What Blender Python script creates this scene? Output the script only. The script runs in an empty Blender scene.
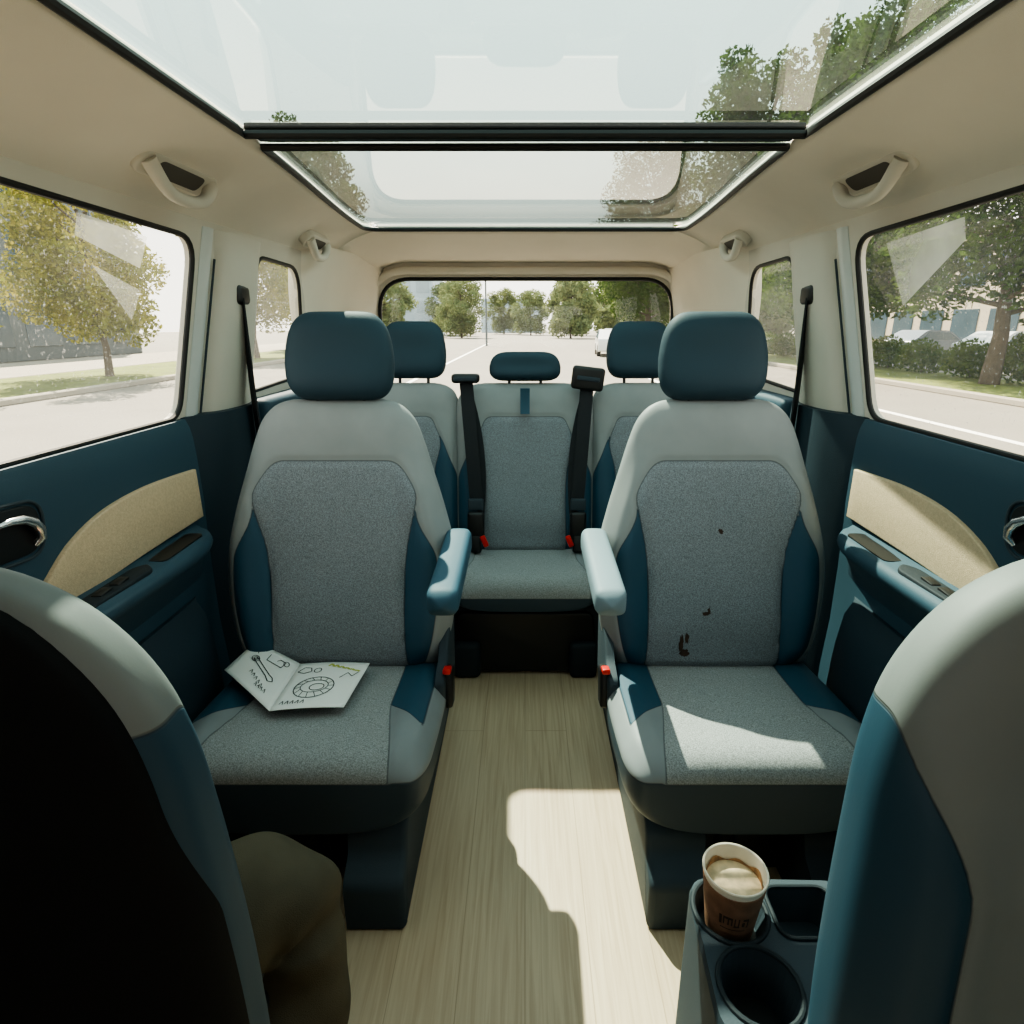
import bpy, bmesh, math, random
from mathutils import Vector, Matrix, Euler
random.seed(7)
S = bpy.context.scene
COL = S.collection

# ------------------------------------------------------------------ helpers
def lin(c):
    return tuple(((v/255)/12.92 if v/255 <= .04045 else (((v/255)+.055)/1.055)**2.4) for v in c)+(1,)

def sm(a, b, x):
    t = max(0, min(1, (x-a)/(b-a))); return t*t*(3-2*t)

def smin(a, b, k):
    h = max(0, min(1, .5+.5*(b-a)/k)); return b*(1-h)+a*h-k*h*(1-h)

def curve(tab):
    xs = [t[0] for t in tab]; ys = [t[1] for t in tab]; n = len(xs); m = []
    for i in range(n):
        if i == 0: m.append((ys[1]-ys[0])/(xs[1]-xs[0]))
        elif i == n-1: m.append((ys[-1]-ys[-2])/(xs[-1]-xs[-2]))
        else: m.append((ys[i+1]-ys[i-1])/(xs[i+1]-xs[i-1]))
    def f(x):
        if x <= xs[0]: return ys[0]
        if x >= xs[-1]: return ys[-1]
        i = 0
        while x > xs[i+1]: i += 1
        h = xs[i+1]-xs[i]; t = (x-xs[i])/h
        return ((2*t**3-3*t*t+1)*ys[i]+(t**3-2*t*t+t)*h*m[i]+(-2*t**3+3*t*t)*ys[i+1]+(t**3-t*t)*h*m[i+1])
    return f

def spow(v, e):
    return math.copysign(abs(v)**e, v)

class B:
    def __init__(self):
        self.v = []; self.f = []; self.mi = []; self.attr = {}
    def add(self, verts, faces, mi=0):
        o = len(self.v)
        self.v += [tuple(v) for v in verts]
        self.f += [tuple(i+o for i in f) for f in faces]
        self.mi += [mi]*len(faces)
    def frombm(self, bm, mi=0, M=None):
        bm.verts.ensure_lookup_table()
        vs = [(M @ v.co) if M else v.co.copy() for v in bm.verts]
        self.add(vs, [[v.index for v in f.verts] for f in bm.faces], mi); bm.free()
    def box(self, c, s, r=.008, seg=2, rot=(0,0,0), mi=0):
        bm = bmesh.new(); bmesh.ops.create_cube(bm, size=1)
        for v in bm.verts: v.co = Vector((v.co.x*s[0], v.co.y*s[1], v.co.z*s[2]))
        r = min(r, min(s)*.49)
        if r > 0: bmesh.ops.bevel(bm, geom=bm.edges[:], offset=r, segments=seg, profile=.5, affect='EDGES')
        bm.verts.index_update()
        self.frombm(bm, mi, Matrix.Translation(c) @ Euler(rot).to_matrix().to_4x4())
    def rings(self, rs, cap=True, mi=0, closed=False):
        n = len(rs[0]); vs = [p for r in rs for p in r]; fs = []
        m = len(rs)
        for i in range(m if closed else m-1):
            a = i*n; b = ((i+1) % m)*n
            for j in range(n):
                k = (j+1) % n
                fs.append((a+j, a+k, b+k, b+j))
        if cap and not closed:
            fs.append(tuple(range(n-1, -1, -1))); fs.append(tuple((m-1)*n+j for j in range(n)))
        self.add(vs, fs, mi)
    def tube(self, pts, r, n=10, closed=False, mi=0, sq=None):
        pts = [Vector(p) for p in pts]; rs = []; m = len(pts)
        up = None
        for i, p in enumerate(pts):
            if closed: t = pts[(i+1) % m]-pts[i-1]
            else: t = pts[min(i+1, m-1)]-pts[max(i-1, 0)]
            t.normalize()
            if up is None:
                up = Vector((0, 0, 1)) if abs(t.z) < .9 else Vector((1, 0, 0))
            a = up - t*up.dot(t); a.normalize(); up = a; b = t.cross(a)
            rr = r[i] if isinstance(r, (list, tuple)) else r
            k = sq or 1
            rs.append([p+a*rr*math.cos(2*math.pi*j/n)+b*rr*k*math.sin(2*math.pi*j/n) for j in range(n)])
        self.rings(rs, True, mi, closed)
    def lathe(self, prof, c=(0,0,0), n=40, mi=0, cap=True):
        rs = [[(c[0]+r*math.cos(2*math.pi*j/n), c[1]+r*math.sin(2*math.pi*j/n), c[2]+z) for j in range(n)] for r, z in prof]
        self.rings(rs, cap, mi)
    def ribbon(self, pts, wv, th, mi=0):
        pts = [Vector(p) for p in pts]; w = Vector(wv); rs = []
        for i, p in enumerate(pts):
            t = pts[min(i+1, len(pts)-1)]-pts[max(i-1, 0)]; t.normalize()
            n = t.cross(w); n.normalize(); n *= th/2
            rs.append([p-w/2-n, p+w/2-n, p+w/2+n, p-w/2+n])
        self.rings(rs, True, mi)
    def prism(self, pts, fn, w0, w1, mi=0, bevel=0):
        bm = bmesh.new()
        a = [bm.verts.new(fn(u, v, w0)) for u, v in pts]; b = [bm.verts.new(fn(u, v, w1)) for u, v in pts]
        n = len(pts)
        bm.faces.new(a[::-1]); f2 = bm.faces.new(b)
        for i in range(n): bm.faces.new((a[i], a[(i+1) % n], b[(i+1) % n], b[i]))
        bmesh.ops.recalc_face_normals(bm, faces=bm.faces[:])
        if bevel: bmesh.ops.bevel(bm, geom=list(f2.edges), offset=bevel, segments=3, profile=.5, affect='EDGES')
        bm.verts.index_update(); self.frombm(bm, mi)
    def out(self, name, mats, parent=None, smooth=True, ang=35, loc=None, rot=None, fix=True, **props):
        me = bpy.data.meshes.new(name)
        me.from_pydata(self.v, [], self.f); me.update()
        if not isinstance(mats, (list, tuple)): mats = [mats]
        for m in mats: me.materials.append(m)
        me.polygons.foreach_set('material_index', self.mi)
        if fix:
            bm = bmesh.new(); bm.from_mesh(me); bmesh.ops.recalc_face_normals(bm, faces=bm.faces[:]); bm.to_mesh(me); bm.free()
        for k, vals in self.attr.items():
            at = me.attributes.new(k, 'FLOAT', 'POINT'); at.data.foreach_set('value', vals)
        if smooth:
            me.shade_smooth()
            me.set_sharp_from_angle(angle=math.radians(ang))
        o = bpy.data.objects.new(name, me); COL.objects.link(o)
        if parent: o.parent = parent
        if loc: o.location = loc
        if rot: o.rotation_euler = rot
        for k, v in props.items(): o[k] = v
        return o

def empty(name, loc=(0,0,0), rot=(0,0,0), **props):
    o = bpy.data.objects.new(name, None); o.location = loc; o.rotation_euler = rot
    o.empty_display_size = .1; COL.objects.link(o)
    for k, v in props.items(): o[k] = v
    return o

def rpoly(pts, r, seg=6):
    out = []; n = len(pts)
    for i in range(n):
        p = Vector(pts[i]); a = Vector(pts[i-1])-p; b = Vector(pts[(i+1) % n])-p
        rr = r[i] if isinstance(r, (list, tuple)) else r
        if rr <= 0: out.append(tuple(p)); continue
        ra = min(rr, a.length*.49); rb = min(rr, b.length*.49)
        A = p+a.normalized()*ra; C = p+b.normalized()*rb
        for k in range(seg+1):
            t = k/seg; q = A*(1-t)**2+p*2*t*(1-t)+C*t*t; out.append(tuple(q))
    return out

# ------------------------------------------------------------------ materials
def newmat(name):
    m = bpy.data.materials.new(name); m.use_nodes = True
    nt = m.node_tree; nt.nodes.clear()
    out = nt.nodes.new('ShaderNodeOutputMaterial')
    return m, nt, out
def N(nt, t, **k):
    n = nt.nodes.new(t)
    for a, b in k.items():
        if a in n.inputs: n.inputs[a].default_value = b
        else: setattr(n, a, b)
    return n
def L(nt, a, b): nt.links.new(a, b)
def mixc(nt, fac, a, b, blend='MIX'):
    n = nt.nodes.new('ShaderNodeMix'); n.data_type = 'RGBA'; n.blend_type = blend
    for s, v in ((0, fac), (6, a), (7, b)):
        if hasattr(v, 'is_linked') or hasattr(v, 'node'): nt.links.new(v, n.inputs[s])
        else: n.inputs[s].default_value = v
    return n.outputs[2]
def math_(nt, op, a, b=None):
    n = nt.nodes.new('ShaderNodeMath'); n.operation = op
    for i, v in enumerate((a, b)):
        if v is None: continue
        if hasattr(v, 'node'): nt.links.new(v, n.inputs[i])
        else: n.inputs[i].default_value = v
    return n.outputs[0]
def step(nt, v, a=-.0006, b=.0006, lo=0, hi=1):
    n = nt.nodes.new('ShaderNodeMapRange'); nt.links.new(v, n.inputs[0])
    n.inputs[1].default_value = a; n.inputs[2].default_value = b; n.inputs[3].default_value = lo; n.inputs[4].default_value = hi
    return n.outputs[0]

def pmat(name, col, rough=.5, metal=0, bump=0, bscale=300, var=0, vscale=4, spec=.5, coat=0, sheen=0):
    m, nt, out = newmat(name)
    p = N(nt, 'ShaderNodeBsdfPrincipled'); L(nt, p.outputs[0], out.inputs[0])
    c = lin(col)
    p.inputs['Roughness'].default_value = rough; p.inputs['Metallic'].default_value = metal
    p.inputs['Specular IOR Level'].default_value = spec
    if coat: p.inputs['Coat Weight'].default_value = coat
    if sheen: p.inputs['Sheen Weight'].default_value = sheen
    tc = N(nt, 'ShaderNodeTexCoord')
    nz = N(nt, 'ShaderNodeTexNoise', Scale=vscale, Detail=4.0); L(nt, tc.outputs['Object'], nz.inputs['Vector'])
    v = max(var, .04)
    lo = tuple(x*(1-v) for x in c[:3])+(1,); hi = tuple(min(1, x*(1+v)) for x in c[:3])+(1,)
    L(nt, mixc(nt, step(nt, nz.outputs[0], .3, .7), lo, hi), p.inputs['Base Color'])
    if bump:
        n2 = N(nt, 'ShaderNodeTexNoise', Scale=bscale, Detail=2.0); L(nt, tc.outputs['Object'], n2.inputs['Vector'])
        b = N(nt, 'ShaderNodeBump', Strength=bump, Distance=.002); L(nt, n2.outputs[0], b.inputs['Height']); L(nt, b.outputs[0], p.inputs['Normal'])
    return m

def seatmat(name, light, teal, dark, woven, weave=1.0):
    m, nt, out = newmat(name)
    p = N(nt, 'ShaderNodeBsdfPrincipled'); L(nt, p.outputs[0], out.inputs[0])
    tc = N(nt, 'ShaderNodeTexCoord')
    A = {}
    for k in ('ins', 'teal', 'dark'):
        a = N(nt, 'ShaderNodeAttribute'); a.attribute_name = k; A[k] = a.outputs['Fac']
    n1 = N(nt, 'ShaderNodeTexNoise', Scale=400.0, Detail=2.0); L(nt, tc.outputs['Object'], n1.inputs['Vector'])
    n1b = N(nt, 'ShaderNodeTexNoise', Scale=9.0, Detail=4.0); L(nt, tc.outputs['Object'], n1b.inputs['Vector'])
    w = lin(woven)
    wc = mixc(nt, step(nt, n1.outputs[0], .34, .66), tuple(x*(1-.32*weave) for x in w[:3])+(1,), tuple(x*(1+.32*weave) for x in w[:3])+(1,))
    lt = lin(light)
    lc = mixc(nt, step(nt, n1b.outputs[0], .3, .7), tuple(x*.92 for x in lt[:3])+(1,), tuple(min(1, x*1.06) for x in lt[:3])+(1,))
    c = mixc(nt, step(nt, A['teal']), lc, lin(teal))
    c = mixc(nt, step(nt, A['ins']), c, wc)
    c = mixc(nt, step(nt, A['dark']), c, lin(dark))
    mn = math_(nt, 'MINIMUM', math_(nt, 'ABSOLUTE', A['ins']), math_(nt, 'ABSOLUTE', A['teal']))
    mn = math_(nt, 'MINIMUM', mn, math_(nt, 'ABSOLUTE', A['dark']))
    seam = step(nt, mn, .0010, .0022, 1, 0)
    c = mixc(nt, math_(nt, 'MULTIPLY', seam, .5), c, (.01, .015, .02, 1))
    L(nt, c, p.inputs['Base Color'])
    insf = step(nt, A['ins'])
    rg = nt.nodes.new('ShaderNodeMapRange'); L(nt, insf, rg.inputs[0]); rg.inputs[3].default_value = .58; rg.inputs[4].default_value = .9
    L(nt, rg.outputs[0], p.inputs['Roughness'])
    p.inputs['Specular IOR Level'].default_value = .35
    h = math_(nt, 'MULTIPLY', n1.outputs[0], math_(nt, 'ADD', math_(nt, 'MULTIPLY', insf, .4*weave), .08))
    h = math_(nt, 'SUBTRACT', h, math_(nt, 'MULTIPLY', seam, 1.0))
    b = N(nt, 'ShaderNodeBump', Strength=.5, Distance=.0015); L(nt, h, b.inputs['Height']); L(nt, b.outputs[0], p.inputs['Normal'])
    return m

TEAL = (40, 72, 90); SLATE = (48, 62, 72)
M_seat = seatmat('seat_upholstery', (134, 138, 139), TEAL, SLATE, (122, 128, 134))
M_cush = seatmat('cushion_upholstery', (128, 133, 136), TEAL, SLATE, (138, 141, 142))
M_seatF = seatmat('front_seat_upholstery', (112, 118, 118), (34, 62, 78), SLATE, (116, 122, 121), .1)
M_head = pmat('headrest_leatherette', (34, 57, 69), .66, bump=.25, bscale=600, spec=.35)
M_teal = pmat('teal_leatherette', (48, 80, 98), .6, bump=.2, bscale=500, spec=.35)
M_armg = pmat('pale_blue_leatherette', (112, 130, 140), .6, bump=.2, bscale=500, spec=.35)
M_door = pmat('door_teal_plastic', (46, 71, 85), .62, bump=.25, bscale=500, spec=.35)
M_doorlow = pmat('door_slate_plastic', (38, 54, 64), .65, bump=.3, bscale=500, spec=.35)
M_inlay = pmat('beige_woven_inlay', (192, 171, 142), .85, bump=.5, bscale=700, var=.1, vscale=200)
M_liner = pmat('headliner_cream', (219, 211, 197), .9, bump=.3, bscale=900, var=.03)
M_pillar = pmat('pillar_grey_plastic', (196, 190, 178), .6, bump=.15, bscale=700)
M_shade = pmat('painted_recess_shade', (74, 70, 65), .7)  # dark tone carries the shade behind the grab handle grip
M_painted = pmat('painted_frame', (190, 194, 192), .35, spec=.6)
M_black = pmat('black_plastic', (14, 16, 18), .45, bump=.1, bscale=600)
M_shell = pmat('black_shell', (11, 12, 14), .8, bump=.15, bscale=400, spec=.2)
M_rubber = pmat('black_rubber', (10, 11, 12), .6)
M_slate = pmat('slate_plastic', (50, 61, 69), .7, bump=.2, bscale=500, spec=.3)
M_dslate = pmat('dark_slate_plastic', (30, 38, 44), .7, bump=.2, bscale=500, spec=.3)
M_belt = pmat('belt_webbing', (28, 32, 37), .8, bump=.5, bscale=1200)
M_red = pmat('red_button', (200, 34, 20), .4)
M_chrome = pmat('chrome', (205, 208, 210), .25, metal=1)
M_white = pmat('white_card', (232, 232, 228), .6)
M_cupw = pmat('cream_paper_cup', (228, 216, 198), .6)
M_ink = pmat('ink', (40, 42, 46), .8)
M_print = pmat('cup_print', (62, 44, 34), .8)
M_inky = pmat('yellow_green_ink', (176, 180, 90), .8)
M_kraft = pmat('kraft_sleeve', (128, 92, 70), .85, bump=.3, bscale=500, var=.2, vscale=60)
M_stain = pmat('brown_stain', (58, 40, 30), .8, var=.3, vscale=80)
M_coffee = pmat('coffee_froth', (212, 188, 154), .6, var=.3, vscale=60)
M_resid = pmat('coffee_residue', (164, 122, 84), .6, var=.5, vscale=90)
M_skin = pmat('skin', (196, 150, 124), .5)
M_hair = pmat('hair', (38, 28, 22), .7, bump=.8, bscale=120)
M_jacket = pmat('black_jacket', (12, 12, 14), .9, bump=.5, bscale=60, sheen=.1)
M_trouser = pmat('dark_olive_trousers', (82, 76, 63), .9, bump=.6, bscale=700, var=.15, vscale=14, spec=.2)
M_shoe = pmat('shoe_leather', (22, 20, 18), .5)

def woodmat():
    m, nt, out = newmat('pale_wood_planks')
    p = N(nt, 'ShaderNodeBsdfPrincipled', Roughness=.42); L(nt, p.outputs[0], out.inputs[0])
    tc = N(nt, 'ShaderNodeTexCoord')
    mp = N(nt, 'ShaderNodeMapping'); mp.inputs['Rotation'].default_value = (0, 0, math.pi/2); mp.inputs['Location'].default_value = (.3, 0, 0)
    L(nt, tc.outputs['Object'], mp.inputs['Vector'])
    br = N(nt, 'ShaderNodeTexBrick', Scale=1.0); L(nt, mp.outputs[0], br.inputs['Vector'])
    br.inputs['Color1'].default_value = lin((196, 175, 148)); br.inputs['Color2'].default_value = lin((189, 167, 140)); br.inputs['Mortar'].default_value = lin((146, 124, 98))
    br.inputs['Mortar Size'].default_value = .0009; br.inputs['Brick Width'].default_value = 2.6; br.inputs['Row Height'].default_value = .13
    mp2 = N(nt, 'ShaderNodeMapping'); mp2.inputs['Scale'].default_value = (110, 4, 1); L(nt, tc.outputs['Object'], mp2.inputs['Vector'])
    nz = N(nt, 'ShaderNodeTexNoise', Scale=1.0, Detail=7.0, Distortion=.8); L(nt, mp2.outputs[0], nz.inputs['Vector'])
    c = mixc(nt, step(nt, nz.outputs[0], .35, .7, 0, .65), br.outputs[0], lin((160, 134, 106)))
    mp3 = N(nt, 'ShaderNodeMapping'); mp3.inputs['Scale'].default_value = (14, 1.2, 1); L(nt, tc.outputs['Object'], mp3.inputs['Vector'])
    wv = N(nt, 'ShaderNodeTexNoise', Scale=1.0, Detail=3.0); L(nt, mp3.outputs[0], wv.inputs['Vector'])
    c = mixc(nt, step(nt, wv.outputs[0], .4, .7, 0, .25), c, lin((210, 192, 166)))
    L(nt, c, p.inputs['Base Color'])
    return m
M_wood = woodmat()

def glassmat(name, tint, dirt=.02, dots=.5, refl=1.0, scale=1.0):
    m, nt, out = newmat(name)
    tr = N(nt, 'ShaderNodeBsdfTransparent'); tr.inputs[0].default_value = tint
    gl = N(nt, 'ShaderNodeBsdfGlossy', Roughness=.02)
    lw = N(nt, 'ShaderNodeLayerWeight', Blend=.5)
    f5 = math_(nt, 'ADD', math_(nt, 'MULTIPLY', math_(nt, 'POWER', lw.outputs['Facing'], 5.0), .9), .05)
    mx = N(nt, 'ShaderNodeMixShader'); L(nt, math_(nt, 'MULTIPLY', f5, refl), mx.inputs[0]); L(nt, tr.outputs[0], mx.inputs[1]); L(nt, gl.outputs[0], mx.inputs[2])
    tc = N(nt, 'ShaderNodeTexCoord')
    vo = N(nt, 'ShaderNodeTexVoronoi', Scale=26.0*scale); L(nt, tc.outputs['Object'], vo.inputs['Vector'])
    nz = N(nt, 'ShaderNodeTexNoise', Scale=3.0, Detail=6.0); L(nt, tc.outputs['Object'], nz.inputs['Vector'])
    n3 = N(nt, 'ShaderNodeTexNoise', Scale=170.0*scale, Detail=2.0); L(nt, tc.outputs['Object'], n3.inputs['Vector'])
    d = step(nt, vo.outputs['Distance'], .05, .09, dots, 0)
    d2 = step(nt, n3.outputs[0], .60, .72, 0, dots*.5)
    f = math_(nt, 'ADD', math_(nt, 'MULTIPLY', step(nt, nz.outputs[0], .4, .75), dirt*2), dirt)
    f = math_(nt, 'ADD', f, math_(nt, 'ADD', math_(nt, 'MULTIPLY', d, .5), d2))
    f.node.use_clamp = True
    df = N(nt, 'ShaderNodeBsdfDiffuse'); df.inputs[0].default_value = (.8, .80, .76, 1)
    tl = N(nt, 'ShaderNodeBsdfTranslucent'); tl.inputs[0].default_value = (.8, .80, .76, 1)
    m2 = N(nt, 'ShaderNodeMixShader'); m2.inputs[0].default_value = .5; L(nt, df.outputs[0], m2.inputs[1]); L(nt, tl.outputs[0], m2.inputs[2])
    m3 = N(nt, 'ShaderNodeMixShader'); L(nt, f, m3.inputs[0]); L(nt, mx.outputs[0], m3.inputs[1]); L(nt, m2.outputs[0], m3.inputs[2])
    L(nt, m3.outputs[0], out.inputs[0])
    return m
M_glass = glassmat('dusty_side_glass', (.94, .95, .91, 1), .045, .5, refl=.5)
M_glassR = glassmat('rear_glass', (.95, .97, .96, 1), .01, .05, refl=.6)
M_roofg = glassmat('roof_glass', (.56, .71, .68, 1), .010, .12, refl=1.7)
M_glare = glassmat('window_glare_film', (.95, .95, .93, 1), .17, .0, refl=.5)  # milky glass that paints in a window reflection

# ------------------------------------------------------------------ camera
cam = bpy.data.cameras.new('camera'); co = bpy.data.objects.new('camera', cam); COL.objects.link(co)
co.location = (0, 0, 1.22); co.rotation_euler = (math.radians(90-17.3), 0, 0)
cam.sensor_width = 36; cam.lens = 36*600/1024; cam.shift_x = -13/1024; cam.clip_start = .02; cam.clip_end = 500
S.camera = co

# ------------------------------------------------------------------ world + sun
w = bpy.data.worlds.new('sky'); S.world = w; w.use_nodes = True; nt = w.node_tree; nt.nodes.clear()
wo = N(nt, 'ShaderNodeOutputWorld'); bg = N(nt, 'ShaderNodeBackground'); L(nt, bg.outputs[0], wo.inputs[0])
tc = N(nt, 'ShaderNodeTexCoord'); sp = N(nt, 'ShaderNodeSeparateXYZ'); L(nt, tc.outputs['Generated'], sp.inputs[0])
cr = N(nt, 'ShaderNodeValToRGB'); L(nt, sp.outputs[2], cr.inputs[0])
e = cr.color_ramp.elements
e[0].position = 0; e[0].color = (1, .94, .84, 1); e[1].position = 1; e[1].color = (.52, .64, .63, 1)
x = e.new(.12); x.color = (.98, .94, .87, 1)
x = e.new(.35); x.color = (.78, .83, .79, 1)
L(nt, cr.outputs[0], bg.inputs[0]); bg.inputs[1].default_value = 2.7
sun = bpy.data.lights.new('sun', 'SUN'); sun.energy = 18; sun.angle = math.radians(.6); sun.color = (1, .88, .71)
so = bpy.data.objects.new('sun', sun); COL.objects.link(so)
SD = Vector((.36, -.75, -1)).normalized()
so.rotation_euler = SD.to_track_quat('-Z', 'Y').to_euler()

# ------------------------------------------------------------------ structure
b = B(); b.box((0, 1.0, -.03), (1.8, 4.1, .06), 0)
b.out('floor', M_wood, smooth=False, kind='structure')

def plate(name, outer, holes, fn, mat, th=.03, **props):
    bm = bmesh.new(); eds = []
    for loop in [outer]+holes:
        vs = [bm.verts.new(fn(u, v)) for u, v in loop]
        eds += [bm.edges.new((vs[i], vs[(i+1) % len(vs)])) for i in range(len(vs))]
    bmesh.ops.triangle_fill(bm, use_beauty=True, use_dissolve=False, edges=eds)
    bmesh.ops.recalc_face_normals(bm, faces=bm.faces[:])
    me = bpy.data.meshes.new(name); bm.to_mesh(me); bm.free(); me.materials.append(mat)
    o = bpy.data.objects.new(name, me); COL.objects.link(o)
    s = o.modifiers.new('thickness', 'SOLIDIFY'); s.thickness = th; s.offset = 0
    for k, v in props.items(): o[k] = v
    return o

def XW(z):
    if z <= 1.0: return .865
    return .865-(z-1.0)*.065/.43
DOORWIN = rpoly([(.30, 1.0), (1.49, 1.0), (1.57, 1.42), (.30, 1.44)], [.02, .05, .07, .02])
QWIN = rpoly([(1.87, 1.02), (2.36, 1.04), (2.26, 1.41), (1.92, 1.415)], [.04, .09, .08, .05])
GLARE = {-1: [[(1.19, 1.415), (1.40, 1.40), (1.37, 1.335), (1.18, 1.375)], [(1.22, 1.33), (1.37, 1.29), (1.335, 1.23)]], 1: [[(1.46, 1.395), (1.21, 1.41), (1.205, 1.37), (1.34, 1.29), (1.39, 1.26)]]}  # outlines of reflections, drawn as pale patches on the side glass
for side, nm in ((-1, 'left'), (1, 'right')):
    plate('wall_'+nm, [(-1.02, .98), (2.44, .98), (2.44, 1.47), (-1.02, 1.47)], [DOORWIN, QWIN], lambda u, v, s=side: (s*XW(v), u, v), M_pillar, .02, kind='structure')
    for wi, loop in ((1, DOORWIN), (2, QWIN)):
        n = wi + (0 if side < 0 else 2)
        g = B(); g.add([(side*(XW(v)+.006), u, v) for u, v in loop], [tuple(range(len(loop)))])
        go = g.out('window_%d' % n, M_glass, smooth=False, kind='structure')
        fr = B(); fr.tube([(side*(XW(v)-.008), u, v) for u, v in loop], .0065, 8, closed=True)
        fr.out('window_seal', M_rubber, go)
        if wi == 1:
            for fl in GLARE[side]:
                g = B(); g.add([(side*(XW(v)+.003), u, v) for u, v in fl], [tuple(range(len(fl)))]); g.out('glare_film', M_glare, go, smooth=False, label='faint translucent patch painting a reflection on the dusty glass')

tn = 1
for side in (-1, 1):
    b = B()
    rs = []
    for z in [.99, 1.02, 1.1, 1.2, 1.4, 1.45]:
        y0 = 1.508+(max(z, 1.0)-1.0)*.2; X = XW(z)-.012
        rs.append([(side*(X+.03), y0, z), (side*X, y0+.004, z), (side*(X-.008), y0+.02, z), (side*(X-.004), y0+.05, z), (side*(X+.03), y0+.056, z)])
    b.rings(rs); b.out('trim_%d' % tn, M_painted, kind='structure'); tn += 1
    b = B(); b.tube([(side*(XW(z)-.018), 1.572+(max(z, 1.0)-1.0)*.2, z) for z in [.97, 1.0, 1.2, 1.38]], .0030, 8)
    b.out('trim_%d' % tn, M_slate, kind='structure'); tn += 1
    b = B(); rs = []
    for k in range(15):
        z = 1.0+k*.45/14
        f = k/14; ya = 1.59+.2*(z-1.0)-.02*sm(.8, 1, f); yb = 1.865+.04*f+.03*sm(.8, 1, f); X = XW(z)-.010; t = .042*(1-.4*sm(.75, 1, f))
        ring = [(side*(X+.02), ya, z)]
        for j in range(13):
            u = j/12; y = ya+(yb-ya)*u; ring.append((side*(X-t*(math.sin(math.pi*u)**.45)), y, z))
        ring.append((side*(X+.02), yb, z)); rs.append(ring)
    b.rings(rs); b.out('trim_%d' % tn, M_pillar, kind='structure', ang=50); tn += 1
    b = B(); rs = []
    for k in range(9):
        z = k*1.0/8
        ya = 1.49; yb = 1.89; X = .853; t = .06
        ring = [(side*(X+.02), ya, z)]
        for j in range(13):
            u = j/12; y = ya+(yb-ya)*u; ring.append((side*(X-t*(math.sin(math.pi*u)**.4)*(.45+.55*sm(0, .35, u))), y, z))
        ring.append((side*(X+.02), yb, z)); rs.append(ring)
    b.rings(rs); b.out('trim_%d' % tn, M_doorlow, kind='structure', ang=50); tn += 1
    b = B(); b.prism(rpoly([(1.88, 0), (2.95, 0), (2.95, 1.0), (1.88, 1.0)], [0, 0, .03, .03]), lambda u, v, w, s=side: (s*w-s*.08*sm(2.3, 3.0, u), u, v), .90, .80, bevel=.02)
    b.out('trim_%d' % tn, M_door, kind='structure'); tn += 1
    b = B(); rs = []
    for k in range(17):
        z = .98+k*.52/16; top = sm(1.30, 1.50, z)
        y0 = 2.38-.11*sm(1.04, 1.4, z)
        ring = []
        for j in range(19):
            u = j/18; y = y0+(3.0-y0)*u
            X = XW(z)-.008-.105*(1-math.cos(u*math.pi/2))**1.1-.012*sm(0, .25, u)-.04*top*math.sin(math.pi*min(1, u*1.1)/1.1)
            ring.append((side*X, y, z))
        ring += [(side*(XW(z)+.1), 3.0, z), (side*(XW(z)+.03), y0, z)]
        rs.append(ring)
    b.rings(rs); b.out('trim_%d' % tn, M_liner, kind='structure', ang=60); tn += 1
    b = B(); b.box((side*.895, 1.0, .49), (.03, 4.1, 1.0), .002)
    b.out('trim_%d' % tn, M_doorlow, kind='structure'); tn += 1

RW = rpoly([(-.695, .86), (.705, .86), (.695, 1.425), (-.685, 1.425)], [.05, .05, .15, .15], 10)
plate('wall_rear', [(-.84, 0), (.84, 0), (.84, 1.55), (-.84, 1.55)], [RW], lambda u, v: (u, 3.02, v), M_liner, .04, kind='structure')
g = B(); g.add([(u, 3.035, v) for u, v in RW], [tuple(range(len(RW)))])
go = g.out('window_5', M_glassR, smooth=False, kind='structure')
fr = B(); fr.tube([(u, 2.998, v) for u, v in RW], .009, 8, closed=True); fr.out('window_seal', M_rubber, go)
fr = B(); OUT = rpoly([(-.735, .80), (.745, .80), (.735, 1.462), (-.725, 1.462)], [.05, .05, .18, .18], 10)
fr.tube([(u, 2.985, v) for u, v in OUT], .018, 12, closed=True)
fr.out('trim_%d' % tn, M_liner, kind='structure'); tn += 1
WS = rpoly([(-.70, .98), (.70, .98), (.64, 1.42), (-.64, 1.42)], .06, 6)
plate('wall_front', [(-.90, 0), (.90, 0), (.90, 1.58), (-.90, 1.58)], [WS], lambda u, v: (u, -1.02, v), M_dslate, .04, kind='structure')  # unseen front of the cabin, added to cut light from ahead
g = B(); g.add([(u, -1.03, v) for u, v in WS], [tuple(range(len(WS)))]); g.out('window_8', M_glassR, smooth=False, kind='structure')  # glazing of the added, unseen front wall

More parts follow.
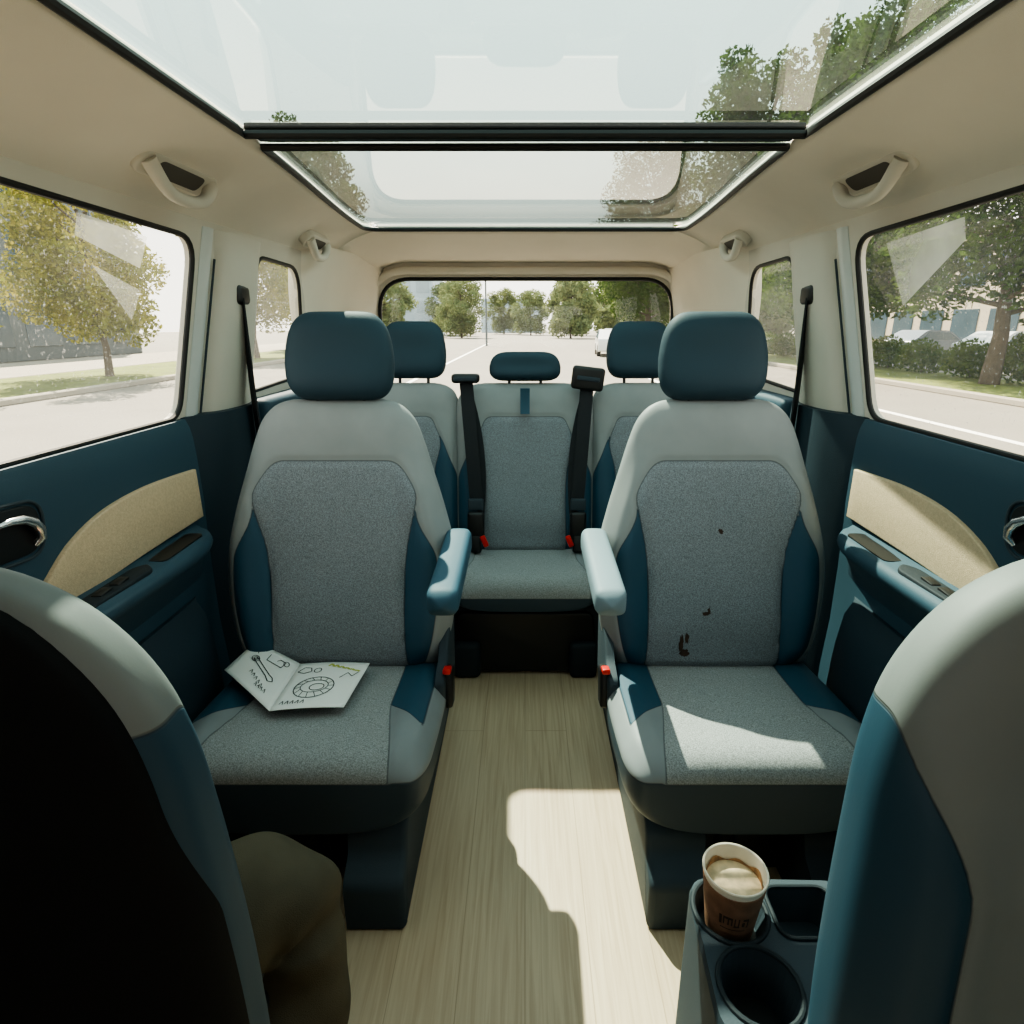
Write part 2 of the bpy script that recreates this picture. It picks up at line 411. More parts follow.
# ceiling
YR = 2.53; YF = .50; RC = .05  # roof over the unseen front kept opaque to darken the foreground
def XG(y):
    base = .54+.075*sm(1.2, 2.53, y); r = RC
    if y > YR-r:
        q = min(1, (y-(YR-r))/r); base -= r*(1-math.sqrt(max(0, 1-q*q)))
    return base
def ceilz(y): return 1.57-.075*sm(2.5, 3.02, y)
ys = [-1.0+i*.1 for i in range(34)]
ys = [y for y in ys if y < YR-RC]+[YR-RC+RC*math.sin(math.pi/2*k/10) for k in range(11)]+[YR+.02+k*.05 for k in range(1, 10)]+[3.02]
b = B(); rows = []; NS = 14; NI = 10
for y in ys:
    xe = .804-.085*sm(2.3, 3.0, y); ze = 1.437; zt = ceilz(y); xg = XG(min(y, YR))
    side = []
    for k in range(NS+1):
        t = k/NS
        a = t*math.pi/2
        x = xe+(xg-xe)*(1-math.cos(a))**.9; z = ze+(zt-ze)*math.sin(a)**.85
        xs_ = xe+(xg-xe)*t; zs_ = ze+(zt-ze)*t
        side.append((x*.55+xs_*.45, z*.55+zs_*.45))
    row = [(-x, y, z) for x, z in side]
    for k in range(1, NI): row.append((-xg+2*xg*k/NI, y, zt))
    row += [(x, y, z) for x, z in side[::-1]]
    rows.append(row)
n = len(rows[0]); fs = []
for i in range(len(rows)-1):
    for j in range(n-1):
        inner = NS <= j < n-1-NS
        if inner and ys[i+1] <= YR+1e-6 and ys[i] >= YF-1e-6: continue
        fs.append((i*n+j, (i+1)*n+j, (i+1)*n+j+1, i*n+j+1))
b.add([p for r in rows for p in r], fs)
ce = b.out('ceiling', M_liner, kind='structure', ang=60, fix=False)
s = ce.modifiers.new('thickness', 'SOLIDIFY'); s.thickness = .02; s.offset = -1

YB0, YB1 = 1.325, 1.41
def roofys(y0, y1, n):
    yy = [y0+(y1-y0)*k/n for k in range(n+1)]
    if y1 >= YR-.01: yy = [y for y in yy if y < YR-RC]+[YR-RC+RC*math.sin(math.pi/2*k/8) for k in range(9)]
    return yy
def roofpane(name, y0, y1, n=24):
    g = B(); yy = roofys(y0, y1, n)
    rows = [[(-XG(y)-.02, y, 1.588), (XG(y)+.02, y, 1.588)] for y in yy]
    g.add([p for r in rows for p in r], [(2*i, 2*i+1, 2*i+3, 2*i+2) for i in range(len(rows)-1)])
    return g.out(name, M_roofg, smooth=False, kind='structure')
g1 = roofpane('window_6', YF, YB0); g2 = roofpane('window_7', YB1, YR)
def frame(y0, y1, par):
    yy = roofys(y0, y1, 20)
    pts = [(-XG(y), y, 1.572) for y in yy]+[(XG(y), y, 1.572) for y in yy[::-1]]
    f = B(); f.tube(pts, .008, 8, closed=True); f.out('sunroof_frame', M_rubber, par)
frame(YF, YB0, g1); frame(YB1, YR, g2)
b = B(); b.box((0, 1.345, 1.588), (1.09, .035, .014), .005, 3)
b.out('trim_%d' % tn, M_rubber, kind='structure'); tn += 1
b = B(); b.box((0, 1.382, 1.584), (1.09, .045, .010), .004, 3)
b.out('trim_%d' % tn, M_slate, kind='structure'); tn += 1

# ------------------------------------------------------------------ doors
prof = [(.885, .992), (.862, 1.0), (.846, .996), (.838, .975), (.834, .95), (.832, .90), (.832, .78), (.835, .74), (.84, .60), (.842, .45), (.835, .30), (.84, .12), (.86, .05), (.885, .04)]
for side in (-1, 1):
    fn = lambda u, v, w, s=side: (s*w, u, v)
    nm = 'door_1' if side < 0 else 'door_2'
    b = B(); b.rings([[(side*x, y, z) for x, z in prof] for y in (-.3, -.1, .3, .7, 1.0, 1.3, 1.45, 1.485, 1.495)])
    d = b.out(nm, M_door, kind='structure', ang=50)
    c1 = curve([(.88, .745), (.95, .795), (1.02, .840), (1.12, .872), (1.25, .884), (1.38, .881), (1.465, .876)])
    c0 = curve([(.88, .73), (1.0, .735), (1.2, .745), (1.465, .752)])
    yy = [.88+.585*k/30 for k in range(31)]
    pts = [(y, c0(y)) for y in yy]+[(y, c1(y)) for y in yy[::-1]]
    b = B(); b.prism(pts, fn, .836, .822, bevel=.004); b.out('door_inlay', M_inlay, d, label='beige woven fabric inlay', ang=40)
    def AW(y): return .098*math.sqrt(max(.012, 1-max(0, (y-1.28)/.17)**2.2))*(1-.2*sm(1.0, .5, y))
    b = B(); rs = []
    for k in range(41):
        y = .45+.998*k/40; wd = AW(y); zt = .736+.006*sm(1.3, .8, y)
        xi = .845-wd
        ring = [(.845, zt+.012), (.845-wd*.25, zt+.004), (xi+.02, zt), (xi+.008, zt-.004), (xi+.001, zt-.014), (xi, zt-.024), (xi+.006, zt-.036), (xi+.03*min(1, wd/.09), zt-.055), (.845-wd*.35, zt-.10), (.845, zt-.15)]
        rs.append([(side*x_, y, z_) for x_, z_ in ring])
    b.rings(rs); b.out('armrest', M_door, d, ang=50, label='padded dark teal door armrest')
    b = B(); pl = rpoly([(.93, .765), (1.14, .762), (1.17, .79), (1.14, .808), (.93, .808)], .015, 4)
    b.prism(pl, lambda u, v, w_, s=side: (s*v, u, w_), .733, .7445, bevel=.004)
    sp_ = b.out('switch_panel', M_dslate, d)
    for q in range(2):
        b = B(); b.box((side*.786, 1.02+q*.05, .7455), (.020, .034, .006), .0025, 2, rot=(.08, 0, 0)); b.out('window_switch', M_black, sp_)
    b = B(); b.prism(rpoly([(1.19, .768), (1.37, .775), (1.37, .82), (1.19, .815)], .018, 6), lambda u, v, w_, s=side: (s*v, u, w_), .734, .7395)
    b.out('pull_cup', M_black, d, label='dark pull recess')
    b = B(); rs = []
    for z, t in ((.56, .01), (.52, .04), (.44, .055), (.38, .06), (.2, .065), (.1, .05)):
        rs.append([(side*.85, .5, z), (side*(.84-t), .52, z), (side*(.84-t), 1.30, z), (side*(.84-t*.7), 1.38, z), (side*.85, 1.42, z)])
    b.rings(rs); b.out('map_pocket', M_doorlow, d, ang=30)
    b = B(); pts = rpoly([(.80, .862), (.968, .850), (.982, .932), (.80, .948)], .036, 8)
    b.prism(pts, fn, .836, .829, bevel=.003); rc = b.out('handle_recess_or_shade', M_black, d)
    b = B(); b.tube([fn(u, v, .830) for u, v in rpoly([(.795, .857), (.973, .843), (.989, .938), (.795, .955)], .040, 8)], .0028, 8, closed=True); b.out('recess_bezel', M_slate, rc)
    b = B(); hp = [(.885, .918), (.908, .920), (.932, .916), (.950, .906), (.960, .892), (.960, .876), (.950, .865)]
    b.tube([fn(u, v, .820+.006*(i in (0, 6))) for i, (u, v) in enumerate(hp)], [.004, .006, .0075, .009, .009, .007, .004], 12)
    b.out('door_handle', M_chrome, rc, label='slim chrome door handle')

def grab(side, y, x, z, ln):
    h = empty('grab_handle', (side*x, y, z), label='beige-grey grab handle on the headliner above the door window' if ln > .25 else 'small grey grab handle above the rear quarter window', category='grab handle', group='grab handles')
    nx, nz = -side*.62, -.785; tx, tz = -side*.785*1, .62
    def P(l, n, t): return (nx*n+tx*t, l, nz*n+tz*t)
    b = B(); pts = rpoly([(-ln/2, -.022), (ln/2, -.022), (ln/2, .036), (-ln/2, .036)], .03, 8)
    b.prism(pts, lambda u, v, w_: P(u, w_, v), -.02, .008, bevel=.006); b.out('mounting_plate', M_pillar, h)
    b = B(); pp = []
    for k in range(25):
        u = k/24; l = (-.43+.86*u)*ln; n_ = .006+.036*(1-abs(2*u-1)**4); t = .014-.034*(1-abs(2*u-1)**2.5)
        pp.append(P(l, n_, t))
    b.tube(pp, [.0125+.003*abs(2*k/24-1)**3 for k in range(25)], 12); b.out('handle_grip', M_pillar, h)
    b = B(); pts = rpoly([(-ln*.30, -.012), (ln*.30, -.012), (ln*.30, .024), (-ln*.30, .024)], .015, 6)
    b.prism(pts, lambda u, v, w_: P(u, w_, v), .004, .0092); b.out('handle_recess_or_shade', M_shade, h, label='dark patch painted as shade behind the grip')  # flat dark plate paints the shade of a recess
for sd in (-1, 1):
    grab(sd, 1.375, .715, 1.512, .27); grab(sd, 2.28, .735, 1.492, .2)

# ------------------------------------------------------------------ seats
class Back:
    def __init__(s, base=(0, .02, .34), L_=.712, rec=12, T=.115, hw=None, ins=None, instop=.545, k=1.0, bol=.03, tealtip=.45, style='row'):
        s.base = Vector(base); s.L = L_; r = math.radians(rec)
        s.up = Vector((0, math.sin(r), math.cos(r))); s.n = Vector((0, -math.cos(r), math.sin(r)))
        f = L_/.70
        s.hw = curve([(h*f, v*k) for h, v in (hw or [(0, .20), (.01, .235), (.03, .258), (.1, .282), (.22, .298), (.32, .294), (.42, .271), (.52, .241), (.60, .216), (.65, .195), (.68, .169), (.694, .143), (.70, .12)])])
        s.T = curve([(0, .03), (.012*f, .07), (.04*f, T*.95), (.2*f, T*1.1), (.5*f, T), (.62*f, T*.85), (.67*f, T*.62), (.692*f, T*.36), (.70*f, T*.12)])
        s.insf = curve([(h*f, v*k) for h, v in (ins or [(0, .174), (.1, .170), (.25, .172), (.33, .180), (.40, .196), (.455, .206), (.485, .196), (.545, .158), (.6, .13)])])
        s.top = instop*f; s.tip = tealtip*f; s.bol = bol; s.k = k; s.f = f; s.style = style
    def pt(s, x, h, front=True, off=0):
        hw = s.hw(h); q = min(1, abs(x)/hw); e = 3.2
        d = s.T(h)/2*(1-q**e)**(1/e)
        if front:
            wgt = sm(0, .08*s.f, h)*(1-sm(.40*s.f, .60*s.f, h))
            d += s.bol*wgt*sm(.55, .80, q)*(1-.9*sm(.86, 1.0, q)) - .008*wgt*(1-sm(0, .5, q))
            d += .012*math.exp(-((h-.14*s.f)/.1)**2)*(1-q*q)
            di, dt = s.dist(x, h)
            for v in (di, dt): d -= .0045*math.exp(-(v/.006)**2)*(1-sm(.9, 1, q))
            d += off
        else: d = -d-off
        return s.base+s.up*h+Vector((1, 0, 0))*x+s.n*d
    def dist(s, x, h):
        ax = abs(x); hi = s.insf(h)
        if s.style == 'front':
            line = .44+.12*(ax-hi)/max(.01, s.hw(h)-hi)
            return -.05, smin(ax-hi, line-h, .03)
        di = smin(hi-ax, s.top-h, .03)
        to = s.hw(h)-(.010 if s.style == 'bench' else .040)
        to2 = hi+(to-hi)*(1-sm(.30*s.f, s.tip, h))**.8 if h < s.tip else hi
        dt = min(ax-hi, to2-ax, s.tip-h)
        return di, dt
    def mesh(s, name, mat, parent, **props):
        b = B(); NH = 96; NX = 150; rs = []; ai = []; at = []; ad = []
        hs = [s.L*(.5-.5*math.cos(math.pi*i/NH)) for i in range(NH+1)]
        for h in hs:
            hw = s.hw(h); ring = []
            for j in range(NX):
                a = 2*math.pi*j/NX
                x = hw*spow(math.cos(a), .72)
                fr = math.sin(a) >= -1e-9
                ring.append(s.pt(x, h, fr))
                if s.style == 'front':
                    di, dt = s.dist(x, h)
                    if fr: ai.append(di); at.append(dt)
                    else: ai.append(-.05); at.append(min(.05, .56-h))
                elif fr and abs(x) < hw*.985:
                    di, dt = s.dist(x, h); ai.append(di); at.append(dt)
                else: ai.append(-.02); at.append(-.02)
                ad.append(-.02)
            rs.append(ring)
        b.rings(rs)
        b.attr = {'ins': ai, 'teal': at, 'dark': ad}
        return b.out(name, mat, parent, ang=70, **props)

def cushion(name, mat, parent, D=.405, hw=.276, zt0=.37, zt1=.388, th=.20, y0=.03, ins=.166, xo=0, tealL=.31, tf=.30, **props):
    b = B(); NT = 70; NX = 120; rs = []; ai = []; at = []; ad = []
    for i in range(NT+1):
        t = .5-.5*math.cos(math.pi*i/NT)
        y = y0-t*(D+y0)
        fb = min(1, t/.08); ff = min(1, (1-t)/.20)
        e0 = (1-(1-fb)**2)**.5 if fb < 1 else 1; e1 = (1-(1-ff)**2.4)**(1/2.4) if ff < 1 else 1
        e0 = max(e0, .06); e1 = max(e1, .05)
        W = (hw+.008*math.sin(math.pi*t))*(.93+.07*e0)*(.84+.16*e1)
        ztop = zt0+(zt1-zt0)*sm(0, .85, t); H = th*(.5+.5*sm(0, .1, t))
        zc = ztop-H*tf
        ring = []
        for j in range(NX):
            a = 2*math.pi*j/NX
            x = W*spow(math.cos(a), .6); q = abs(x)/W
            s_ = spow(math.sin(a), .62)
            if s_ >= 0:
                zz = zc+(H*tf)*s_*e0*e1
                wgt = sm(0, .1, t)*(1-sm(.8, 1, t))
                zz += .016*wgt*sm(.58, .8, q)*(1-sm(.88, 1, q)) - .006*wgt*(1-q)
            else: zz = zc+(H*(1-tf))*s_*(.85+.15*e1)
            di = min(ins+.035*sm(.45, 1, t)-abs(x), zz-(zc+.006))
            lim = tealL-.9*(hw-abs(x))
            dt = min(abs(x)-ins-.0, lim-t*D, zz-(zc+.012), hw-.020-abs(x))
            dd = (zc+.006)-zz
            if abs(di) < .02 and s_ > 0: zz -= .0035*math.exp(-(di/.006)**2)
            ring.append((xo+x, y, zz)); ai.append(di); at.append(dt); ad.append(dd)
        rs.append(ring)
    b.rings(rs); b.attr = {'ins': ai, 'teal': at, 'dark': ad}
    return b.out(name, mat, parent, ang=70, **props)

def headrest(parent, c, w, h, d, rec=12, mat=None, plen=.07, name='headrest', taper=.08):
    b = B(); r = math.radians(rec); up = Vector((0, math.sin(r), math.cos(r))); nn = Vector((0, -math.cos(r), math.sin(r))); rs = []
    NH = 30; NX = 48; C = Vector(c)
    for i in range(NH+1):
        t = -1+2*(.5-.5*math.cos(math.pi*i/NH)); e = (1-abs(t)**3.2)**(1/2.6); e = max(e, .03)
        ring = []
        for j in range(NX):
            a = 2*math.pi*j/NX
            x = w/2*spow(math.cos(a), .65)*(.45+.55*e if abs(t) < .999 else .45)*(1-taper*max(0, t)+.02*(-t))
            dd = d/2*spow(math.sin(a), .68)*e*(1-.12*t)
            if dd > 0: dd -= .010*(1-abs(math.cos(a))**2)*math.exp(-(t/.6)**2)
            ring.append(C+Vector((1, 0, 0))*x+up*(h/2*t)+nn*dd)
        rs.append(ring)
    b.rings(rs); hr = b.out(name, mat or M_head, parent, ang=60)
    for sx in (-1, 1):
        p = B(); q = C+Vector((sx*w*.22, 0, 0))-up*(h*.4); p.tube([q, q-up*(h*.12+plen)], .006, 12); p.out('headrest_post', M_black, hr)
    return hr

def stainpatch(back, x, h, pts, parent, nm='stain'):
    b = B(); fan = [back.pt(x+u, h+v, True, .0012) for u, v in pts]; c = back.pt(x, h, True, .0014)
    n = len(pts); b.add([c]+fan, [(0, i+1, (i+1) % n+1) for i in range(n)])
    b.out(nm, M_stain, parent, label='dried brown coffee stain')

HWF = [(0, .17), (.01, .20), (.03, .22), (.1, .24), (.2, .246), (.3, .248), (.45, .245), (.53, .24), (.59, .225), (.64, .193), (.67, .155), (.687, .11), (.70, .05)]
INF = [(0, .178), (.7, .178)]
def captain(loc, inner, label, group, arm=True, rotz=0, lift=0, cd=.405, chw=.276, csx=0, front=False, fT=.105):
    e_ = empty('car_seat', loc, (0, 0, rotz), label=label, category='car seat', group=group)
    rec = 3 if front else 12
    if front: bk = Back(base=(0, .02, .34+lift), L_=.70, rec=rec, T=fT, hw=HWF, ins=INF, style='front', bol=.018)
    else: bk = Back(base=(0, .02, .34+lift))
    bo = bk.mesh('backrest', M_seatF if front else M_seat, e_)
    hh = .83 if front else .821
    headrest(e_, (0 if front else inner*.008, .02+math.sin(math.radians(rec))*hh-.01, .34+lift+hh*math.cos(math.radians(rec))), .25 if front else .272, .215 if front else .222, .115, rec=rec)
    if front: cushion('seat_cushion', M_dslate, e_, D=cd, hw=chw, xo=csx, th=.11)
    else: cushion('seat_cushion', M_cush, e_, D=cd, hw=chw, xo=csx)
    b = B()
    if front: b.box((csx, -.10, .235), (.34, .26, .10), .02, 3); b.box((csx, -.02, .10), (.30, .2, .2), .02, 3)
    else: b.box((csx, -.08, .14), (.42, .46, .28), .02, 3)
    base = b.out('seat_base', M_dslate if front else M_black, e_)
    if not front:
        for s_ in (-1, 1):
            b = B()
            pts = rpoly([(-.455, 0), (.34, 0), (.34, .12), (.14, .34), (.02, .34), (-.30, .24), (-.39, .20), (-.40, .15), (-.455, .12)], [.01, .02, .05, .05, .03, .03, .03, .02, .02], 4)
            b.prism(pts, lambda u, v, w_, s2=s_: (s2*w_, u, v), .105, .205+.025*(s_ == inner), bevel=.014)
            b.out('seat_pedestal', M_dslate if s_ != inner else M_slate, base, ang=40)
        for q in range(3):
            b = B(); b.box((inner*(.08-.035*q), -.32, .12), (.008, .012, .22), .002); b.out('seat_rail_strut', M_dslate, base)
    if arm:
        b = B(); rs = []; ax = inner*.308
        for k in range(25):
            t = k/24; y = .10-.385*t; z = .685-.018*t
            ee = math.sqrt(max(.02, 1-max(0, (t-.93)/.07)**2))*math.sqrt(max(.05, 1-max(0, (.08-t)/.08)**2))
            rs.append([(ax+.034*ee*spow(math.cos(a), .5), y, z+(.033-.004*t)*ee*spow(math.sin(a), .5)) for a in [2*math.pi*j/24 for j in range(24)]])
        b.rings(rs); ao = b.out('armrest', M_teal if inner > 0 else M_armg, e_, label='teal padded armrest' if inner > 0 else 'pale blue-grey padded armrest', ang=60)
        b = B(); rs = []
        for k in range(2): rs.append([(ax+inner*(-.038 if k == 0 else -.018), .07+.028*math.cos(a), .675+.028*math.sin(a)) for a in [2*math.pi*j/20 for j in range(20)]])
        b.rings(rs); b.out('armrest_pivot', M_slate, ao)
        b = B(); b.prism(rpoly([(-.12, .29), (.10, .29), (.13, .50), (.07, .52), (-.05, .40), (-.12, .385)], .02, 4), lambda u, v, w_: (inner*w_, u, v), .258, .282, bevel=.008)
        b.out('side_shield', M_slate, e_)
        b = B(); b.box((inner*.286, -.075, .345), (.026, .055, .10), .008, 3, rot=(-.25, 0, 0)); bu = b.out('seatbelt_buckle', M_black, e_)
        b = B(); b.box((inner*.286, -.088, .398), (.020, .036, .014), .004, 2, rot=(-.25, 0, 0)); b.out('release_button', M_red, bu, label='red release button')
    return e_, bk, bo

E1, bk1, bo1 = captain((-.480, 1.40, 0), 1, 'grey woven and teal seat with a leaflet on its cushion', 'middle row seats')
E2, bk2, bo2 = captain((.487, 1.40, 0), -1, 'grey woven and teal seat with brown stains on its backrest', 'middle row seats')
def blob(rx, rz, n=16, jit=.4):
    return [(rx*math.cos(2*math.pi*i/n)*(1+random.uniform(-jit, jit)), rz*math.sin(2*math.pi*i/n)*(1+random.uniform(-jit, jit))) for i in range(n)]
stainpatch(bk2, -.085, .085, blob(.006, .028), bo2); stainpatch(bk2, -.074, .060, blob(.012, .010), bo2)
stainpatch(bk2, -.072, .10, blob(.006, .012), bo2)
stainpatch(bk2, -.022, .165, blob(.010, .005), bo2); stainpatch(bk2, -.016, .172, blob(.004, .009), bo2); stainpatch(bk2, .012, .375, blob(.006, .006), bo2)

E3, bk3, bo3 = captain((.522, .365, 0), -1, 'grey and teal front seat beside the cup holder console', 'front seats', arm=False, lift=.03, front=True, cd=.34, chw=.23)
E4, bk4, bo4 = captain((-.51, .45, 0), 1, 'swivelled front seat with black back shell and grey teal edges', 'front seats', arm=False, rotz=math.pi, lift=.03, cd=.25, chw=.17, csx=.04, front=True, fT=.095)
b = B(); NXp, NHp = 36, 60; vs = []; fs = []
H0, H1 = .03, .695
for i in range(NHp+1):
    h = H0+(H1-H0)*i/NHp
    hwv = max(.02, bk4.hw(h)*.995-.014*sm(.36, .50, h))
    for j in range(NXp+1):
        u = -1+2*j/NXp; x = hwv*math.sin(u*math.pi/2)
        edge = max(abs(u)**16, (abs(2*i/NHp-1))**40)
        vs.append(bk4.pt(x, h, False, .012-.012*edge))
for i in range(NHp):
    for j in range(NXp):
        a = i*(NXp+1)+j; fs.append((a, a+1, a+NXp+2, a+NXp+1))
b.add(vs, fs); b.out('back_shell', M_shell, bo4, label='black back shell', ang=80)

# ------------------------------------------------------------------ rear bench
BE = empty('rear_bench_seat', (0, 2.22, 0), label='three-place rear bench in grey woven fabric with teal bolsters', category='car seat')
hwS = [(0, .26), (.02, .282), (.08, .287), (.3, .288), (.5, .287), (.62, .282), (.665, .262), (.685, .235), (.696, .20), (.70, .17)]
insS = [(0, .172), (.1, .170), (.25, .168), (.35, .175), (.44, .200), (.48, .195), (.54, .17), (.6, .16)]
for xc, kk in ((-.492, .83), (.492, .83), (.0, .93)):
    bk = Back(base=(xc, .02 if xc else .012, .36), L_=.66, T=.10, k=kk, hw=hwS, ins=insS, instop=.56, tealtip=.50, bol=.015, style='bench')
    bk.mesh('backrest', M_seat, BE)
headrest(BE, (-.43, .18, 1.128), .25, .215, .10, plen=.05); headrest(BE, (.44, .18, 1.128), .25, .215, .10, plen=.05)
headrest(BE, (0, .155, 1.068), .275, .11, .09, plen=.02)
cushion('seat_cushion', M_cush, BE, D=.36, hw=.25, zt0=.385, zt1=.405, ins=.19, xo=0, tealL=.0, th=.13, tf=.6)
for s_ in (-1, 1): cushion('seat_cushion', M_cush, BE, D=.36, hw=.225, zt0=.385, zt1=.405, ins=.16, xo=s_*.480, tealL=.2, th=.13, tf=.6)
b = B(); b.box((0, -.07, .15), (1.36, .44, .23), .02, 3)
base = b.out('bench_base', M_dslate, BE)
b = B(); b.prism(rpoly([(-.27, .015), (.27, .015), (.24, .25), (-.24, .25)], .03, 4), lambda u, v, w_: (u, w_, v), -.285, -.305, bevel=.008); b.out('base_panel', M_black, base)
for s_ in (-1, 1):
    b = B(); b.box((s_*.21, -.30, .07), (.10, .07, .14), .02, 3); b.out('bench_foot', M_dslate, base)
b = B(); b.ribbon([(0, .05, .995), (0, .060, .96), (0, .045, .90)], (.035, 0, 0), .004); b.out('headrest_strap', M_teal, BE)

# ------------------------------------------------------------------ belts
def bsurf(z, off=.012):
    h = (z-.36)/.978
    return 2.22+.012+.208*h-.056-off
def benchbelt(x0, x1, big, lab):
    o = empty('seat_belt', (x1, 2.1, .42), label=lab, category='seat belt', group='rear bench seat belts')
    P = lambda x, y, z: (x-x1, y-2.1, z-.42)
    b = B(); pts = []
    for k in range(13):
        t = k/12; z = 1.03+(.58-1.03)*t; pts.append(P(x0+(x1-x0)*t, bsurf(z, .022+.006*math.sin(3*t)), z))
    b.ribbon(pts, (.050, 0, .004), .003); st = b.out('belt_webbing', M_belt, o)
    b = B(); pts = []
    sg = 1 if x0 < 0 else -1
    for k in range(13):
        t = k/12; z = 1.0+(.43-1.0)*t; pts.append(P(x0+(x1-x0)*t+sg*(.034*math.sin(math.pi*min(1, t*1.1))**.8+.012*t), bsurf(z, .014), z))
    b.ribbon(pts, (.026, 0, .006), .003); b.out('belt_webbing', M_belt, o)
    b = B(); b.box(P(x0, bsurf(1.0, .022), 1.03), (.12 if big else .105, .05, .085 if big else .034), .012, 3, rot=(0, .12 if big else 0, 0)); an = b.out('belt_guide', M_black, o)
    b = B(); b.box(P(x0, bsurf(1.0, .049), 1.03), (.085, .01, .016), .004, 2, rot=(0, .12 if big else 0, 0)); b.out('guide_slot', M_slate, an)
    b = B(); b.box(P(x1, 2.165, .575), (.058, .018, .045), .006, 3, rot=(-.12, 0, 0)); b.out('belt_tongue', M_slate, o, label='slate belt tongue')
    b = B(); b.box(P(x1, 2.15, .50), (.062, .035, .10), .012, 3, rot=(-.12, 0, 0)); b.box(P(x1, 2.135, .43), (.042, .028, .07), .010, 3, rot=(-.22, 0, 0)); bu = b.out('seatbelt_buckle', M_black, o)
    b = B(); b.box(P(x1+sg*.034, 2.10, .452), (.02, .016, .045), .005, 2, rot=(0, -.4, 0)); b.out('release_button', M_red, bu, label='red release button')
benchbelt(-.222, -.185, False, 'black seat belt with buckle hanging down the rear bench')
benchbelt(.235, .20, True, 'black seat belt with bulky top guide on the rear bench')
for s_ in (-1, 1):
    o = empty('seat_belt', (s_*.80, 1.745, .30), label='black shoulder belt hanging from its guide on the grey pillar', category='seat belt', group='pillar seat belts')
    b = B(); b.ribbon([(s_*-.022, 0, .99), (s_*-.020, 0, .7), (s_*-.022, 0, .6), (s_*-.03, -.01, .2), (s_*-.035, -.02, .0)], (s_*.030, .040, 0), .004); b.out('belt_webbing', M_belt, o)
    b = B(); b.box((s_*-.016, 0, 1.0), (.04, .07, .055), .014, 3); b.out('belt_guide', M_black, o)
    b = B(); b.box((s_*.006, 0, 1.05), (.014, .04, .09), .006, 3); b.out('belt_height_slider', M_pillar, o)

# ------------------------------------------------------------------ console
CO = empty('cup_holder_console', (.31, .57, 0), label='slate grey plastic console with round cup holders beside the front seat', category='console')
zt = .47
def circ(cx, cy, r, n=28): return [(cx+r*math.cos(2*math.pi*i/n), cy+r*math.sin(2*math.pi*i/n)) for i in range(n)]
outer = rpoly([(-.09, -.11), (.12, -.11), (.13, .085), (-.078, .09)], [.03, .02, .02, .03], 6)
HOL = [(-.035, .040, .046), (-.031, -.057, .046)]
sqh = rpoly([(.02, .0), (.11, .0), (.11, .075), (.02, .075)], .02, 5)
bm = bmesh.new(); eds = []
loops = [outer]+[circ(*h) for h in HOL]+[sqh]
top = []
for lp in loops:
    vs = [bm.verts.new((u, v, zt)) for u, v in lp]; top.append(vs)
    eds += [bm.edges.new((vs[i], vs[(i+1) % len(vs)])) for i in range(len(vs))]
bmesh.ops.triangle_fill(bm, use_beauty=True, use_dissolve=False, edges=eds)
def wall(vs, z, shrink=1.0, c=(0, 0), cap=False):
    lo = [bm.verts.new((c[0]+(v.co.x-c[0])*shrink, c[1]+(v.co.y-c[1])*shrink, z)) for v in vs]
    n = len(vs)
    for i in range(n): bm.faces.new((vs[i], vs[(i+1) % n], lo[(i+1) % n], lo[i]))
    if cap: bm.faces.new(lo)
w1 = [bm.verts.new((v.co.x*1.03, v.co.y*1.03, zt-.012)) for v in top[0]]
n = len(w1)
for i in range(n): bm.faces.new((top[0][i], top[0][(i+1) % n], w1[(i+1) % n], w1[i]))
wall(w1, 0.0, 1.0)
for k, h in enumerate(HOL): wall(top[1+k], zt-.035 if k == 0 else zt-.07, .82, (h[0], h[1]), True)
wall(top[3], zt-.06, .9, (.065, .037), True)
bmesh.ops.recalc_face_normals(bm, faces=bm.faces[:])
me = bpy.data.meshes.new('console_body'); bm.to_mesh(me); bm.free(); me.materials.append(M_slate)
o = bpy.data.objects.new('console_body', me); COL.objects.link(o); o.parent = CO
for h in HOL:
    b = B(); b.tube([(x, y, zt+.001) for x, y in circ(h[0], h[1], h[2]+.002, 32)], .0035, 8, closed=True); b.out('cup_holder_ring', M_dslate, CO)
    b = B(); dz = .0345 if h is HOL[0] else .0695
    b.lathe([(.0362, 0), (.0362, .0006)] if h is HOL[0] else [(.0365, 0), (.0365, .001)], (h[0], h[1], zt-dz), 32); b.out('cup_holder_mat', M_black, CO)
b = B(); b.tube([(x, y, zt+.001) for x, y in sqh], .0030, 8, closed=True); b.out('tray_rim', M_dslate, CO)

# coffee cup
cx, cy, cz = .275, .61, zt-.033
CU = empty('coffee_cup', (cx, cy, cz), (0.0, 0.0, 0), label='open paper coffee cup with brown sleeve standing in the console holder', category='coffee cup')
b = B(); H = .104; r0, r1 = .028, .040
b.lathe([(r0-.002, .003), (r0, 0), (r1, H-.002), (r1+.0012, H-.002), (r1+.0018, H+.0005), (r1+.001, H+.002), (r1-.001, H+.001), (r1-.002, H-.004), (r0+(r1-r0)*.78-.001, H*.78), (r0+(r1-r0)*.74, H*.775)])
b.out('cup_body', M_cupw, CU)
q = lambda t: r0+(r1-r0)*t
b = B(); b.lathe([(.0005, H*.78), (q(.78)-.0012, H*.78), (q(.78)-.003, H*.787), (.0005, H*.786)]); b.out('coffee', M_coffee, CU)
b = B(); rs = []; nn_ = 48
wv_ = lambda a: .84+.03*math.sin(3*a+1)+.025*math.sin(7*a)
for lv in (0, 1):
    rs.append([((q(.785 if lv == 0 else wv_(a))-.0024)*math.cos(a), (q(.785 if lv == 0 else wv_(a))-.0024)*math.sin(a), H*(.785 if lv == 0 else wv_(a))) for a in [2*math.pi*k/nn_ for k in range(nn_)]])
